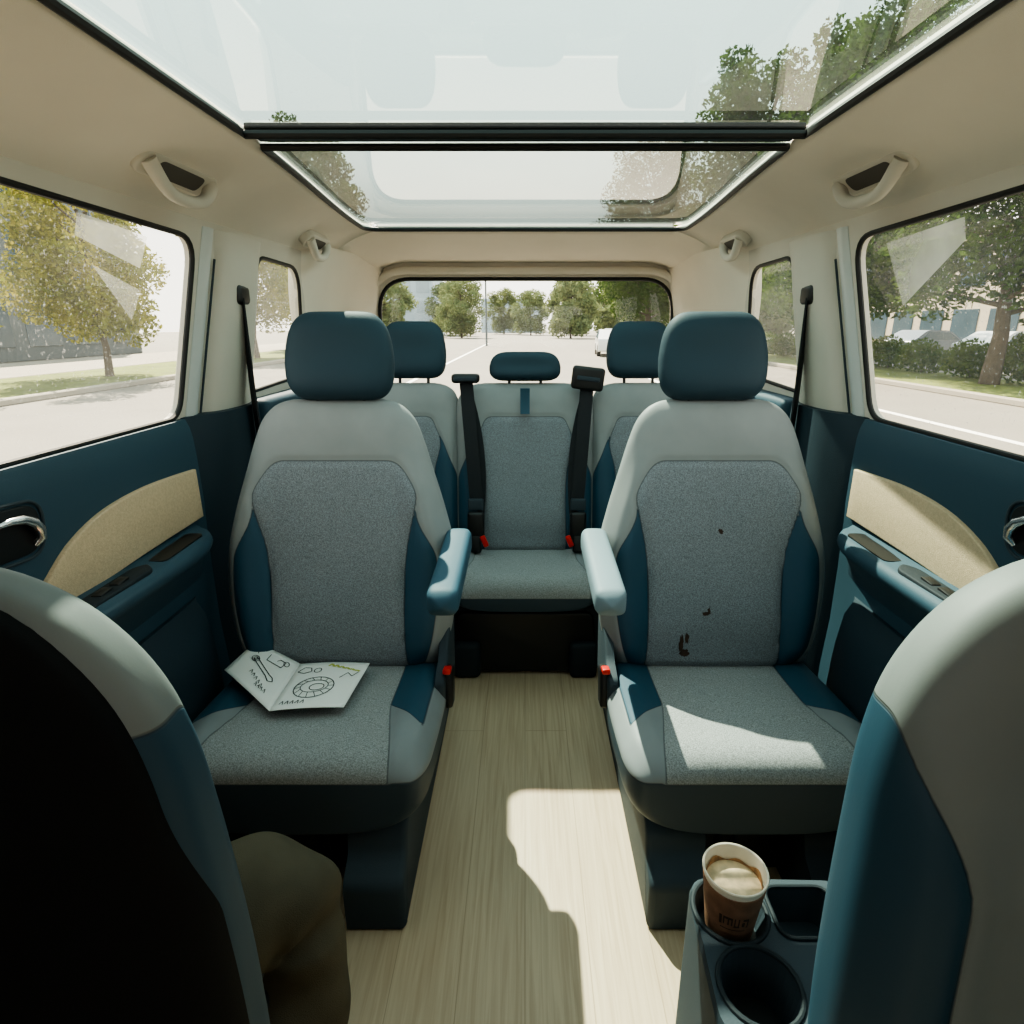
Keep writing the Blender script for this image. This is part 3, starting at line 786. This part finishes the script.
b.rings(rs, cap=False); b.out('coffee_residue', M_resid, CU, fix=False)
b = B()
b.lathe([(q(.06)+.0003, H*.06), (q(.06)+.0016, H*.065), (q(.90)+.0014, H*.90), (q(.90)+.0002, H*.905)], cap=False); sl = b.out('cup_sleeve', M_kraft, CU)
def sleevepatch(bb, a0, a1, t0, t1):
    n = max(2, int((a1-a0)/.06)+1); vs = []; fs = []
    for t in (t0, t1):
        for k in range(n):
            a = a0+(a1-a0)*k/(n-1); r = q(t)+.0020; vs.append((r*math.cos(a), r*math.sin(a), H*t))
    for k in range(n-1): fs.append((k, k+1, n+k+1, n+k))
    bb.add(vs, fs)
b = B(); A0 = -math.pi/2-.75
for (a, w_, t0, t1) in [(0, .10, .44, .60), (.14, .30, .56, .60), (.14, .05, .46, .58), (.30, .05, .46, .58), (.42, .05, .46, .60), (.52, .20, .44, .47), (.53, .04, .46, .60), (.66, .05, .46, .60), (.80, .10, .46, .54), (.82, .20, .56, .60), (.98, .05, .44, .58), (.05, .9, .38, .395)]:
    sleevepatch(b, A0+a, A0+a+w_, t0, t1)
b.out('sleeve_print', M_print, sl, smooth=False, label='faint printed marks on the brown sleeve')

# ------------------------------------------------------------------ leaflet
zc_ = .382
P0 = (-.60, 1.27)
LE = empty('leaflet', (P0[0], P0[1], zc_), label='creased white leaflet with pen sketches lying on the seat cushion', category='leaflet')
def wp(x, y, z): return Vector((x-P0[0], y-P0[1], z-zc_))
Aq = wp(-.705, 1.395, .430); Em = wp(-.735, 1.285, .416); Dm = wp(-.565, 1.135, .406); Mm = wp(-.575, 1.352, .392); Bm = wp(-.395, 1.345, .398); Cm = wp(-.405, 1.150, .405)
def bil(q, u, v):
    return q[0]*(1-u)*(1-v)+q[1]*u*(1-v)+q[2]*u*v+q[3]*(1-u)*v
LQ = (Em, Dm, Mm, Aq); RQ = (Dm, Cm, Bm, Mm)
b = B()
for qd in (LQ, RQ):
    vs = []; fs = []; n = 12
    for i in range(n+1):
        for j in range(n+1):
            p = bil(qd, i/n, j/n)+Vector((0, 0, .0035*math.sin(i/n*math.pi)*(1 if qd is RQ else .6)))
            vs.append(p)
    for i in range(n):
        for j in range(n): a = i*(n+1)+j; fs.append((a, a+n+1, a+n+2, a+1))
    b.add(vs, fs)
pap = b.out('paper', M_white, LE, fix=False, ang=60)
sd = pap.modifiers.new('thickness', 'SOLIDIFY'); sd.thickness = .0006
def stroke(bb, qd, pts, w_=.0022):
    P3 = [bil(qd, u, v)+Vector((0, 0, .0035*math.sin(u*math.pi)*(1 if qd is RQ else .6)+.0014)) for u, v in pts]
    for i in range(len(P3)-1):
        a, c = P3[i], P3[i+1]; t = (c-a)
        if t.length < 1e-6: continue
        s_ = t.cross(Vector((0, 0, 1))).normalized()*w_/2
        bb.add([a-s_, a+s_, c+s_, c-s_], [(0, 1, 2, 3)])
def ell(cx, cy, rx, ry, n=20, a0=0, a1=2*math.pi): return [(cx+rx*math.cos(a0+(a1-a0)*i/n), cy+ry*math.sin(a0+(a1-a0)*i/n)) for i in range(n+1)]
ink = B()
stroke(ink, LQ, [(.45, .88), (.45, .72), (.75, .72), (.78, .86), (.66, .86), (.62, .80)], .0024)
stroke(ink, LQ, ell(.80, .84, .05, .05)); stroke(ink, LQ, [(.25, .60), (.62, .42), (.70, .36), (.78, .40), (.74, .46), (.66, .48), (.30, .66), (.25, .60)], .0024)
stroke(ink, LQ, ell(.27, .63, .07, .07)); stroke(ink, LQ, ell(.27, .63, .035, .035))
for k in range(5): stroke(ink, LQ, [(.35+.07*k, .30-.03*k), (.38+.07*k, .38-.03*k), (.40+.07*k, .31-.03*k)], .0018)
for k in range(4): stroke(ink, LQ, [(.56+.06*k, .16), (.58+.06*k, .22), (.60+.06*k, .15)], .0018)
stroke(ink, LQ, [(.12, .75), (.18, .9), (.24, .76)])
ink.out('pen_sketch', M_ink, pap, smooth=False, fix=False, label='dark pen sketch of a spanner')
ink = B(); inky = B()
stroke(ink, RQ, ell(.42, .42, .27, .22), .0024); stroke(ink, RQ, ell(.42, .44, .19, .13), .0020); stroke(ink, RQ, ell(.46, .42, .10, .07))
for k in range(14):
    a = 2*math.pi*k/14; stroke(ink, RQ, [(.42+.19*math.cos(a), .44+.13*math.sin(a)), (.42+.27*math.cos(a+.15), .42+.22*math.sin(a+.15))], .0016)
stroke(ink, RQ, [(.05, .78), (.12, .88), (.22, .86), (.25, .78), (.15, .74), (.05, .78)], .0024)
stroke(ink, RQ, ell(.33, .80, .05, .05))
stroke(ink, RQ, [(.70, .62), (.78, .74), (.86, .66), (.92, .76)], .0022)
for k in range(5): stroke(ink, RQ, [(.08+.07*k, .10), (.11+.07*k, .16), (.13+.07*k, .09)], .0018)
for k in range(6): stroke(inky, RQ, [(.45+.08*k, .90-.02*k), (.49+.08*k, .95-.03*k), (.53+.08*k, .88-.02*k)], .006)
ink.out('pen_sketch', M_ink, pap, smooth=False, fix=False, label='dark pen sketch of a coil'); inky.out('highlighter_marks', M_inky, pap, smooth=False, fix=False, label='yellow-green highlighter marks')

# ------------------------------------------------------------------ person
def skinmesh(verts, edges, radii, sub=2, root=0):
    me = bpy.data.meshes.new('tmp'); me.from_pydata(verts, edges, []); o = bpy.data.objects.new('tmp', me); COL.objects.link(o)
    sk = o.modifiers.new('s', 'SKIN'); ss = o.modifiers.new('u', 'SUBSURF'); ss.levels = sub; ss.render_levels = sub
    for i, sv in enumerate(me.skin_vertices[0].data):
        r = radii[i]; sv.radius = r if isinstance(r, tuple) else (r, r); sv.use_root = (i == root)
    dg = bpy.context.evaluated_depsgraph_get(); dg.update()
    m2 = bpy.data.meshes.new_from_object(o.evaluated_get(dg)); bpy.data.objects.remove(o); 
    vs = [v.co.copy() for v in m2.vertices]; fs = [tuple(p.vertices) for p in m2.polygons]
    return vs, fs
PO = (-.52, .60, 0)
PE = empty('person', PO, label='person in black jacket and dark olive trousers, seated', category='person')
def chain(spec):
    idx = {}; vs = []; es = []; rs = []
    for nme, par, pos, r in spec:
        idx[nme] = len(vs); vs.append((pos[0]-PO[0], pos[1]-PO[1], pos[2]-PO[2])); rs.append(r)
        if par: es.append((idx[par], idx[nme]))
    return vs, es, rs
def limbcurve(pts, n=28):
    P = [Vector(p)-Vector(PO) for p in pts]; out = []
    fx = [curve([(i, p[k]) for i, p in enumerate(P)]) for k in range(3)]
    for i in range(n+1):
        t = (len(P)-1)*i/n; out.append(Vector((fx[0](t), fx[1](t), fx[2](t))))
    return out
LEGR = [(-.50, .60, .385), (-.43, .67, .39), (-.378, .715, .368), (-.368, .715, .30), (-.370, .685, .20), (-.370, .62, .11)]
LEGL = [(-.58, .60, .40), (-.63, .70, .41), (-.66, .79, .39), (-.66, .79, .33), (-.66, .73, .22), (-.65, .62, .11)]
def legradii(rs, n=28):
    f = curve(list(enumerate(rs))); return [f((len(rs)-1)*i/n) for i in range(n+1)]
core = [('pel', None, (-.54, .60, .43), .066), ('w', 'pel', (-.56, .60, .57), .08), ('ch', 'w', (-.60, .595, .73), .088), ('sh', 'ch', (-.635, .59, .85), .056), ('co', 'sh', (-.66, .60, .905), .052), ('nk', 'co', (-.675, .61, .96), .046)]
arms = [('sR', 'sh', (-.52, .59, .83), .050), ('eR', 'sR', (-.51, .64, .64), .038), ('wR', 'eR', (-.585, .72, .55), .026),
        ('sL', 'sh', (-.735, .59, .82), .050), ('eL', 'sL', (-.75, .64, .62), .038), ('wL', 'eL', (-.675, .73, .55), .026)]
def inflate(spec, k, add=0): return [(a, p, c, (r*k+add)) for a, p, c, r in spec]
bb = B()
vs, es, rs = chain(core+inflate(arms, .82)); v_, f_ = skinmesh(vs, es, rs); bb.add(v_, f_)
bb.tube(limbcurve(LEGR), legradii([.07, .06, .05, .045, .04, .03]), 20); bb.tube(limbcurve(LEGL), legradii([.07, .06, .05, .045, .04, .03]), 20)
hc = Vector((-.70, .625, 1.065)); rr = []
for i in range(17):
    ph = -math.pi/2+math.pi*i/16; ring = []
    for j in range(24):
        a = 2*math.pi*j/24; cxp = math.cos(ph); x = .076*cxp*math.cos(a); y = .098*cxp*math.sin(a); z = .118*math.sin(ph)
        if z < 0: x *= 1-.25*(-z/.118); y *= 1-.1*(-z/.118)
        if y > 0:
            y += .018*math.exp(-((x/.014)**2+((z+.015)/.022)**2))
            y -= .010*(math.exp(-(((x-.032)/.016)**2+((z-.018)/.012)**2))+math.exp(-(((x+.032)/.016)**2+((z-.018)/.012)**2)))
            y += .006*math.exp(-((x/.022)**2+((z+.055)/.008)**2))
        ring.append(hc-Vector(PO)+Vector((x, y, z)))
    rr.append(ring)
bb.rings(rr)
for sx in (-1, 1): bb.tube([hc-Vector(PO)+Vector((sx*.076, -.005, -.02)), hc-Vector(PO)+Vector((sx*.084, -.012, .01)), hc-Vector(PO)+Vector((sx*.078, -.008, .03))], .010, 8)
for sx, wr in ((1, Vector((-.585, .72, .55))), (-1, Vector((-.675, .73, .55)))):
    b0 = wr-Vector(PO); hand = [tuple(b0), tuple(b0+Vector((-.0*sx, .045, -.012))), tuple(b0+Vector((0, .08, -.020)))]
    hv = list(hand); he = [(0, 1), (1, 2)]; hr_ = [(.022, .016), (.036, .014), (.034, .012)]
    for k in range(4):
        ox = (k-1.5)*.019; ln = (.060, .072, .068, .052)[k]
        i0 = len(hv); hv += [tuple(Vector(hand[2])+Vector((ox, .008, 0))), tuple(Vector(hand[2])+Vector((ox*1.1, .008+ln*.5, -.008))), tuple(Vector(hand[2])+Vector((ox*1.1, .008+ln*.85, -.028)))]
        he += [(2, i0), (i0, i0+1), (i0+1, i0+2)]; hr_ += [.009, .008, .007]
    i0 = len(hv); hv += [tuple(Vector(hand[1])+Vector((-sx*.038, .01, -.008))), tuple(Vector(hand[1])+Vector((-sx*.050, .04, -.018)))]
    he += [(1, i0), (i0, i0+1)]; hr_ += [.010, .008]
    v_, f_ = skinmesh(hv, he, hr_, 1); bb.add(v_, f_)
body = bb.out('body', M_skin, PE, fix=True, ang=80)
jc = [('pel', None, (-.54, .60, .45), .115), ('w', 'pel', (-.56, .60, .57), .108), ('ch', 'w', (-.60, .595, .73), .118), ('sh', 'ch', (-.635, .59, .85), .08), ('co', 'sh', (-.66, .60, .905), .064)]
vs, es, rs = chain(jc+inflate(arms, 1.08, .008)); v_, f_ = skinmesh(vs, es, rs); j = B(); j.add(v_, f_); j.out('jacket', M_jacket, body, ang=80, label='black long-sleeved jacket')
j = B()
def foldtube(pts, rad, n=48, seg=110, ph=0):
    C = limbcurve(pts, seg); R = legradii(rad, seg); rs_ = []; up = Vector((0, 0, 1))
    for i, p in enumerate(C):
        t = (C[min(i+1, seg)]-C[max(i-1, 0)]).normalized(); a = (up-t*up.dot(t)).normalized(); up = a; bvec = t.cross(a); u = i/seg
        ring = []
        for q_ in range(n):
            th = 2*math.pi*q_/n
            knee = math.exp(-((u-.46)/.16)**2)
            f = .004*math.sin(2*th+9*u+ph)+.0085*math.sin(30*u+2.6*math.sin(th+ph)+ph)*(.45+knee)*(.7-.3*math.cos(th))+.004*math.sin(15*u+3*th)
            r = R[i]+f
            ring.append(p+a*r*math.cos(th)+bvec*r*math.sin(th))
        rs_.append(ring)
    j.rings(rs_)
foldtube(LEGR, [.100, .092, .080, .078, .082, .078]); foldtube(LEGL, [.095, .086, .078, .072, .064, .056], ph=1)
rs_ = []
for i in range(15):
    ph = -math.pi/2+math.pi*i/14
    rs_.append([(-.54-PO[0]+.135*math.cos(ph)*math.cos(a), .605-PO[1]+.095*math.cos(ph)*math.sin(a), .43+.10*math.sin(ph)) for a in [2*math.pi*k/28 for k in range(28)]])
j.rings(rs_)
to = j.out('trousers', M_trouser, body, ang=80, label='dark olive creased trousers')
rm = to.modifiers.new('fuse', 'REMESH'); rm.mode = 'VOXEL'; rm.voxel_size = .005; rm.use_smooth_shade = True
smo = to.modifiers.new('soften', 'SMOOTH'); smo.iterations = 2; smo.factor = .5
for ank in ((-.370, .60), (-.65, .62)):
    j = B(); rs_ = []
    for k in range(13):
        t = k/12; y = -.09+.20*t; wd = .038*(.8+.3*math.sin(math.pi*min(1, t*.9)))*math.sqrt(max(.06, 1-max(0, (t-.8)/.2)**2)); hh = .085*(1-sm(.2, .75, t))+.042
        rs_.append([(ank[0]-PO[0]+wd*spow(math.cos(a), .7), ank[1]-PO[1]+y, .004+hh/2+hh/2*spow(math.sin(a), .7)) for a in [2*math.pi*q_/16 for q_ in range(16)]])
    j.rings(rs_); j.out('shoe', M_shoe, body, ang=60)
j = B(); rr = []
for i in range(13):
    ph = -.35+(math.pi/2+.35)*i/12; ring = []
    for q_ in range(24):
        a = 2*math.pi*q_/24; cxp = math.cos(ph); y = .108*cxp*math.sin(a)-.008; z = .128*math.sin(ph)
        if y > .03 and z < .06: y = min(y, .05)
        ring.append(hc-Vector(PO)+Vector((.084*cxp*math.cos(a), y, z)))
    rr.append(ring)
j.rings(rr); j.out('hair', M_hair, body)

# ------------------------------------------------------------------ outside
GZ = -.45
M_asph = pmat('sunlit_asphalt', (122, 117, 108), .9, bump=.3, bscale=40, var=.08, vscale=.6)
M_walk = pmat('pale_pavement', (150, 143, 131), .9, var=.06, vscale=1)
M_grass = pmat('grass', (100, 110, 44), .95, bump=.8, bscale=20, var=.25, vscale=1.5)
M_bark = pmat('bark', (80, 68, 56), .9, bump=.8, bscale=14, var=.2, vscale=6)
M_concrete = pmat('facade_beige', (182, 172, 154), .9, var=.05, vscale=.4)
M_facdark = pmat('facade_grey', (84, 92, 96), .8, var=.05, vscale=.4)
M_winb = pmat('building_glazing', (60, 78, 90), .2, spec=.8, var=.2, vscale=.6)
M_winp = pmat('hazy_building_glazing', (150, 164, 172), .4, var=.1, vscale=.6)  # paled glazing, distance haze put into its colour
M_fachaze = pmat('hazy_blue_facade', (170, 184, 192), .8, var=.05, vscale=.4)  # far facade paled, with the haze painted into its tone
def leafmat(name, c1, c2):
    m, nt, out = newmat(name)
    tc = N(nt, 'ShaderNodeTexCoord'); nz = N(nt, 'ShaderNodeTexNoise', Scale=1.1, Detail=3.0); L(nt, tc.outputs['Object'], nz.inputs['Vector'])
    c = mixc(nt, step(nt, nz.outputs[0], .35, .65), lin(c1), lin(c2))
    d = N(nt, 'ShaderNodeBsdfDiffuse'); t = N(nt, 'ShaderNodeBsdfTranslucent'); L(nt, c, d.inputs[0]); L(nt, c, t.inputs[0])
    mx = N(nt, 'ShaderNodeMixShader'); mx.inputs[0].default_value = .35; L(nt, d.outputs[0], mx.inputs[1]); L(nt, t.outputs[0], mx.inputs[2]); L(nt, mx.outputs[0], out.inputs[0])
    return m
M_leaf = leafmat('leaves_green', (42, 66, 26), (80, 100, 40)); M_leafy = leafmat('leaves_yellow_green', (112, 118, 46), (152, 144, 66)); M_leafh = leafmat('leaves_hazy_green', (104, 118, 82), (140, 146, 100))  # the far trees' leaves are paled to paint in haze
b = B(); b.add([(-90, -30, GZ), (90, -30, GZ), (90, 200, GZ), (-90, 200, GZ)], [(0, 1, 2, 3)]); b.out('ground', M_asph, smooth=False, kind='structure')
def strip(name, x0, x1, y0, y1, z, m, lab, cat):
    b = B(); b.box(((x0+x1)/2, (y0+y1)/2, GZ+z/2), (x1-x0, y1-y0, z), .02, 1); b.out(name, m, label=lab, category=cat)
strip('grass_verge', -16, -11.5, 2, 90, .10, M_grass, 'sunlit grass verge along the road', 'grass')
strip('grass_verge', 10.8, 14.5, 2, 60, .10, M_grass, 'sunlit grass verge with hedge and trees', 'grass')
strip('kerb', 10.55, 10.78, 2, 60, .14, M_walk, 'pale concrete kerb edging the grass', 'kerb')
strip('kerb', -11.48, -11.2, 2, 90, .14, M_walk, 'pale concrete kerb edging the grass', 'kerb')
strip('pavement', -22, -16.05, 2, 90, .11, M_walk, 'pale pavement beyond the grass', 'pavement')
M_line = pmat('road_paint', (236, 236, 230), .8)
for x0, x1, y0, y1 in ((4.0, 4.15, 6, 10), (7.2, 7.35, 8, 40), (-3.6, -3.45, 14, 60), (4.0, 4.15, 16, 22)):
    b = B(); b.box(((x0+x1)/2, (y0+y1)/2, GZ+.006), (x1-x0, y1-y0, .012), .004, 1); b.out('road_marking', M_line, label='white painted line on the asphalt', category='road marking', group='road markings')

def foliage(nq, blobs, size, name):
    vs = []; fs = []
    tot = sum(r**2 for _, _, _, r in blobs)
    for bx, by, bz, r in blobs:
        for _ in range(int(nq*r*r/tot)):
            d = Vector((random.gauss(0, 1), random.gauss(0, 1), random.gauss(0, 1))).normalized()*r*(random.random()**.4)
            p = Vector((bx, by, bz))+Vector((d.x, d.y, d.z*.8))
            u = Vector((random.gauss(0, 1), random.gauss(0, 1), random.gauss(0, 1))).normalized(); v = u.orthogonal().normalized()
            s_ = size*random.uniform(.6, 1.3); k = len(vs)
            vs += [p-u*s_, p-v*s_*.5, p+u*s_, p+v*s_*.5]; fs.append((k, k+1, k+2, k+3))
    me = bpy.data.meshes.new(name); me.from_pydata(vs, [], fs); return me
def tree_kind(h, crown0, rad, nq, nb, seed, leaf, size, br=(.28, .48)):
    random.seed(seed); tips = []; b = B()
    b.tube([(0, 0, 0), (.05, .02, crown0*.6), (-.03, .05, crown0), (0, 0, h*.75)], [h*.020, h*.015, h*.012, h*.005], 10)
    for k in range(nb):
        a = k*2.4+random.uniform(-.4, .4); z = crown0+(h-crown0)*((k+.5)/nb)*.95; t = (z-crown0)/(h-crown0)
        rr_ = rad*(.45+.75*math.sin(math.pi*(.15+.75*t)))*random.uniform(.35, .75)
        tip = (rr_*math.cos(a), rr_*math.sin(a), z)
        b.tube([(0, 0, z*.8), (tip[0]*.5, tip[1]*.5, z*.88), tip], [h*.006, h*.004, h*.002], 6)
        tips.append((tip[0], tip[1], tip[2], rad*random.uniform(*br)*(1-.3*t)))
    fol = foliage(nq, tips, size, 'foliage'); fol.materials.append(leaf)
    o = b.out('trunk', M_bark); me = o.data; bpy.data.objects.remove(o); return me, fol
K = {'tall': tree_kind(12.5, 2.2, 3.3, 34000, 40, 3, M_leaf, .115, (.34, .55)), 'far': tree_kind(8, 1.2, 3.4, 9000, 30, 5, M_leafh, .22, (.34, .5)), 'airy': tree_kind(6.2, 1.4, 2.4, 15000, 24, 9, M_leafy, .08, (.3, .5))}
def tree(kind, x, y, sc=1, rz=0, lab='green leafy street tree', dz=0.0):
    e_ = empty('tree', (x, y, GZ+dz), (0, 0, rz), label=lab, category='tree', group='street trees'); e_.scale = (sc, sc, sc)
    for nm, me in zip(('trunk', 'foliage'), K[kind]):
        o = bpy.data.objects.new(nm, me); COL.objects.link(o); o.parent = e_
tree('tall', 12.9, 17.0, 1, 0, 'tall green tree on the verge beside the hedge', .1); tree('tall', 12.4, 24.5, .98, 2, dz=.1)
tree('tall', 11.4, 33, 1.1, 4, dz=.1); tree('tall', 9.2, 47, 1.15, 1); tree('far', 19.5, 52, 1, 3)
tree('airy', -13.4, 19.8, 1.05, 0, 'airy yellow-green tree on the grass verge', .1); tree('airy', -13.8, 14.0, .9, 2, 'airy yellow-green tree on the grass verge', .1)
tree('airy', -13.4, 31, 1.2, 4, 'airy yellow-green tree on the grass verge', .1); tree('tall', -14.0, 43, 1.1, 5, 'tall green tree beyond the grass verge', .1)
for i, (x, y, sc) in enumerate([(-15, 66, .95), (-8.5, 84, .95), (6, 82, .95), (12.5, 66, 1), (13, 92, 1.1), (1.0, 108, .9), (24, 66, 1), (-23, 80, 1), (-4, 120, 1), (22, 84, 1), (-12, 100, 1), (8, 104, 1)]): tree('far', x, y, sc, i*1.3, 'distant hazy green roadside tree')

random.seed(11)
hm = foliage(2600, [(-.5, 0, .5, .6), (.5, 0, .5, .62), (0, .1, .75, .6), (0, -.2, .4, .6)], .07, 'shrub_leaves'); hm.materials.append(leafmat('shrub_leaves', (58, 84, 34), (106, 120, 50)))
sb = B(); sb.tube([(0, 0, 0), (0, 0, .5)], .05, 8); so_ = sb.out('stem', M_bark); sme = so_.data; bpy.data.objects.remove(so_)
for i in range(14):
    e_ = empty('shrub', (13.9+random.uniform(-.1, .1), 10+i*2.3, GZ+.10), (0, 0, 1.57), label='rounded green shrub in the hedge row', category='shrub', group='hedge shrubs')
    for nm, me in (('foliage', hm), ('stem', sme)):
        o = bpy.data.objects.new(nm, me); COL.objects.link(o); o.parent = e_
    e_.scale = (1, 1, random.uniform(.9, 1.2))

def building(x, y, sx, sy, h, m, lab, floors, wm=None):
    e_ = empty('office_building', (x, y, GZ), label=lab, category='building')
    b = B(); b.box((0, 0, h/2), (sx, sy, h), .05, 1); b.box((0, 0, h+.2), (sx+.5, sy+.5, .5), .05, 1); b.out('facade', m, e_)
    fl = h/floors
    for k in range(floors):
        g = B(); z = fl*(k+.5)
        nx = max(2, int(sx/3)); ny = max(2, int(sy/3))
        for i in range(nx):
            xx = -sx/2+sx*(i+.5)/nx; g.box((xx, -sy/2, z), (sx/nx*.72, .1, fl*.6), .02, 1)
        for i in range(ny):
            yy = -sy/2+sy*(i+.5)/ny
            for s_ in (-1, 1): g.box((s_*sx/2, yy, z), (.1, sy/ny*.72, fl*.6), .02, 1)
        g.out('window_row', wm or M_winb, e_, label='row of glazed windows')
building(-30, 22, 12, 34, 10, M_facdark, 'dark grey office building behind the trees', 3)
building(34, 34, 14, 50, 6.5, M_concrete, 'low beige building beyond the car park', 2)
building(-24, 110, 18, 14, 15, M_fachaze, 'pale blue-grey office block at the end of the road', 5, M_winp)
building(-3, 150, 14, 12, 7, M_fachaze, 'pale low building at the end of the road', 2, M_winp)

def car(x, y, rz, col, lab):
    e_ = empty('parked_car', (x, y, GZ), (0, 0, rz), label=lab, category='car', group='parked cars')
    side = rpoly([(-2.1, .28), (2.1, .28), (2.15, .7), (1.95, .88), (1.15, .98), (.45, 1.42), (-.95, 1.45), (-1.75, 1.02), (-2.1, .95)], [.1, .1, .1, .12, .1, .2, .25, .15, .12], 4)
    m = pmat('car_paint', col, .3, spec=.7, coat=.6)
    b = B(); b.prism(side, lambda u, v, w_: (u, w_*(1-.12*sm(.95, 1.45, v)), v), -.86, .86); b.out('car_body', m, e_, ang=30)
    for s_ in (-1, 1):
        g = B(); g.prism(rpoly([(-1.45, 1.0), (1.0, 1.0), (.42, 1.34), (-.9, 1.37)], .06, 3), lambda u, v, w_: (u, s_*w_*(1-.12*sm(.95, 1.45, v)), v), .85, .875); g.out('side_window', M_winb, e_)
        for ux in (-1.3, 1.32):
            w_ = B(); w_.tube([(ux, s_*.68, .32), (ux, s_*.88, .32)], .32, 24); wo_ = w_.out('wheel', M_rubber, e_)
            r_ = B(); r_.tube([(ux, s_*.875, .32), (ux, s_*.89, .32)], .19, 20); r_.out('wheel_rim', M_chrome, wo_)
        g = B(); g.box((2.12, s_*.6, .68), (.08, .3, .12), .03, 2); g.out('headlight', M_white, e_)
    g = B(); g.add([(1.12, -.72, 1.02), (1.12, .72, 1.02), (.50, .66, 1.40), (.50, -.66, 1.40)], [(0, 1, 2, 3)]); g.out('windscreen', M_winb, e_, smooth=False)
car(19, 20.5, .3, (150, 165, 180), 'silver-blue car parked beyond the hedge'); car(19.5, 25, .3, (200, 204, 206), 'white car parked beyond the hedge'); car(20, 31, .3, (90, 100, 112), 'grey car parked beyond the hedge')
car(5.0, 36, 1.5, (220, 222, 222), 'white car on the road behind'); car(6.6, 46, 1.5, (140, 146, 150), 'grey car on the road behind')
SL = empty('street_lamp', (-3.2, 52, GZ), label='slim grey street lamp beside the road', category='street lamp')
b = B(); b.tube([(0, 0, 0), (0, 0, 5.5), (.3, 0, 6.0), (1.0, 0, 6.15)], [.09, .06, .05, .04], 10); b.out('pole', M_facdark, SL)
b = B(); b.box((1.3, 0, 6.15), (.7, .25, .1), .04, 2); b.out('lamp_head', M_facdark, SL)

S.view_settings.view_transform = 'AgX'
S.view_settings.look = 'AgX - Medium High Contrast'
S.view_settings.exposure = 0.35
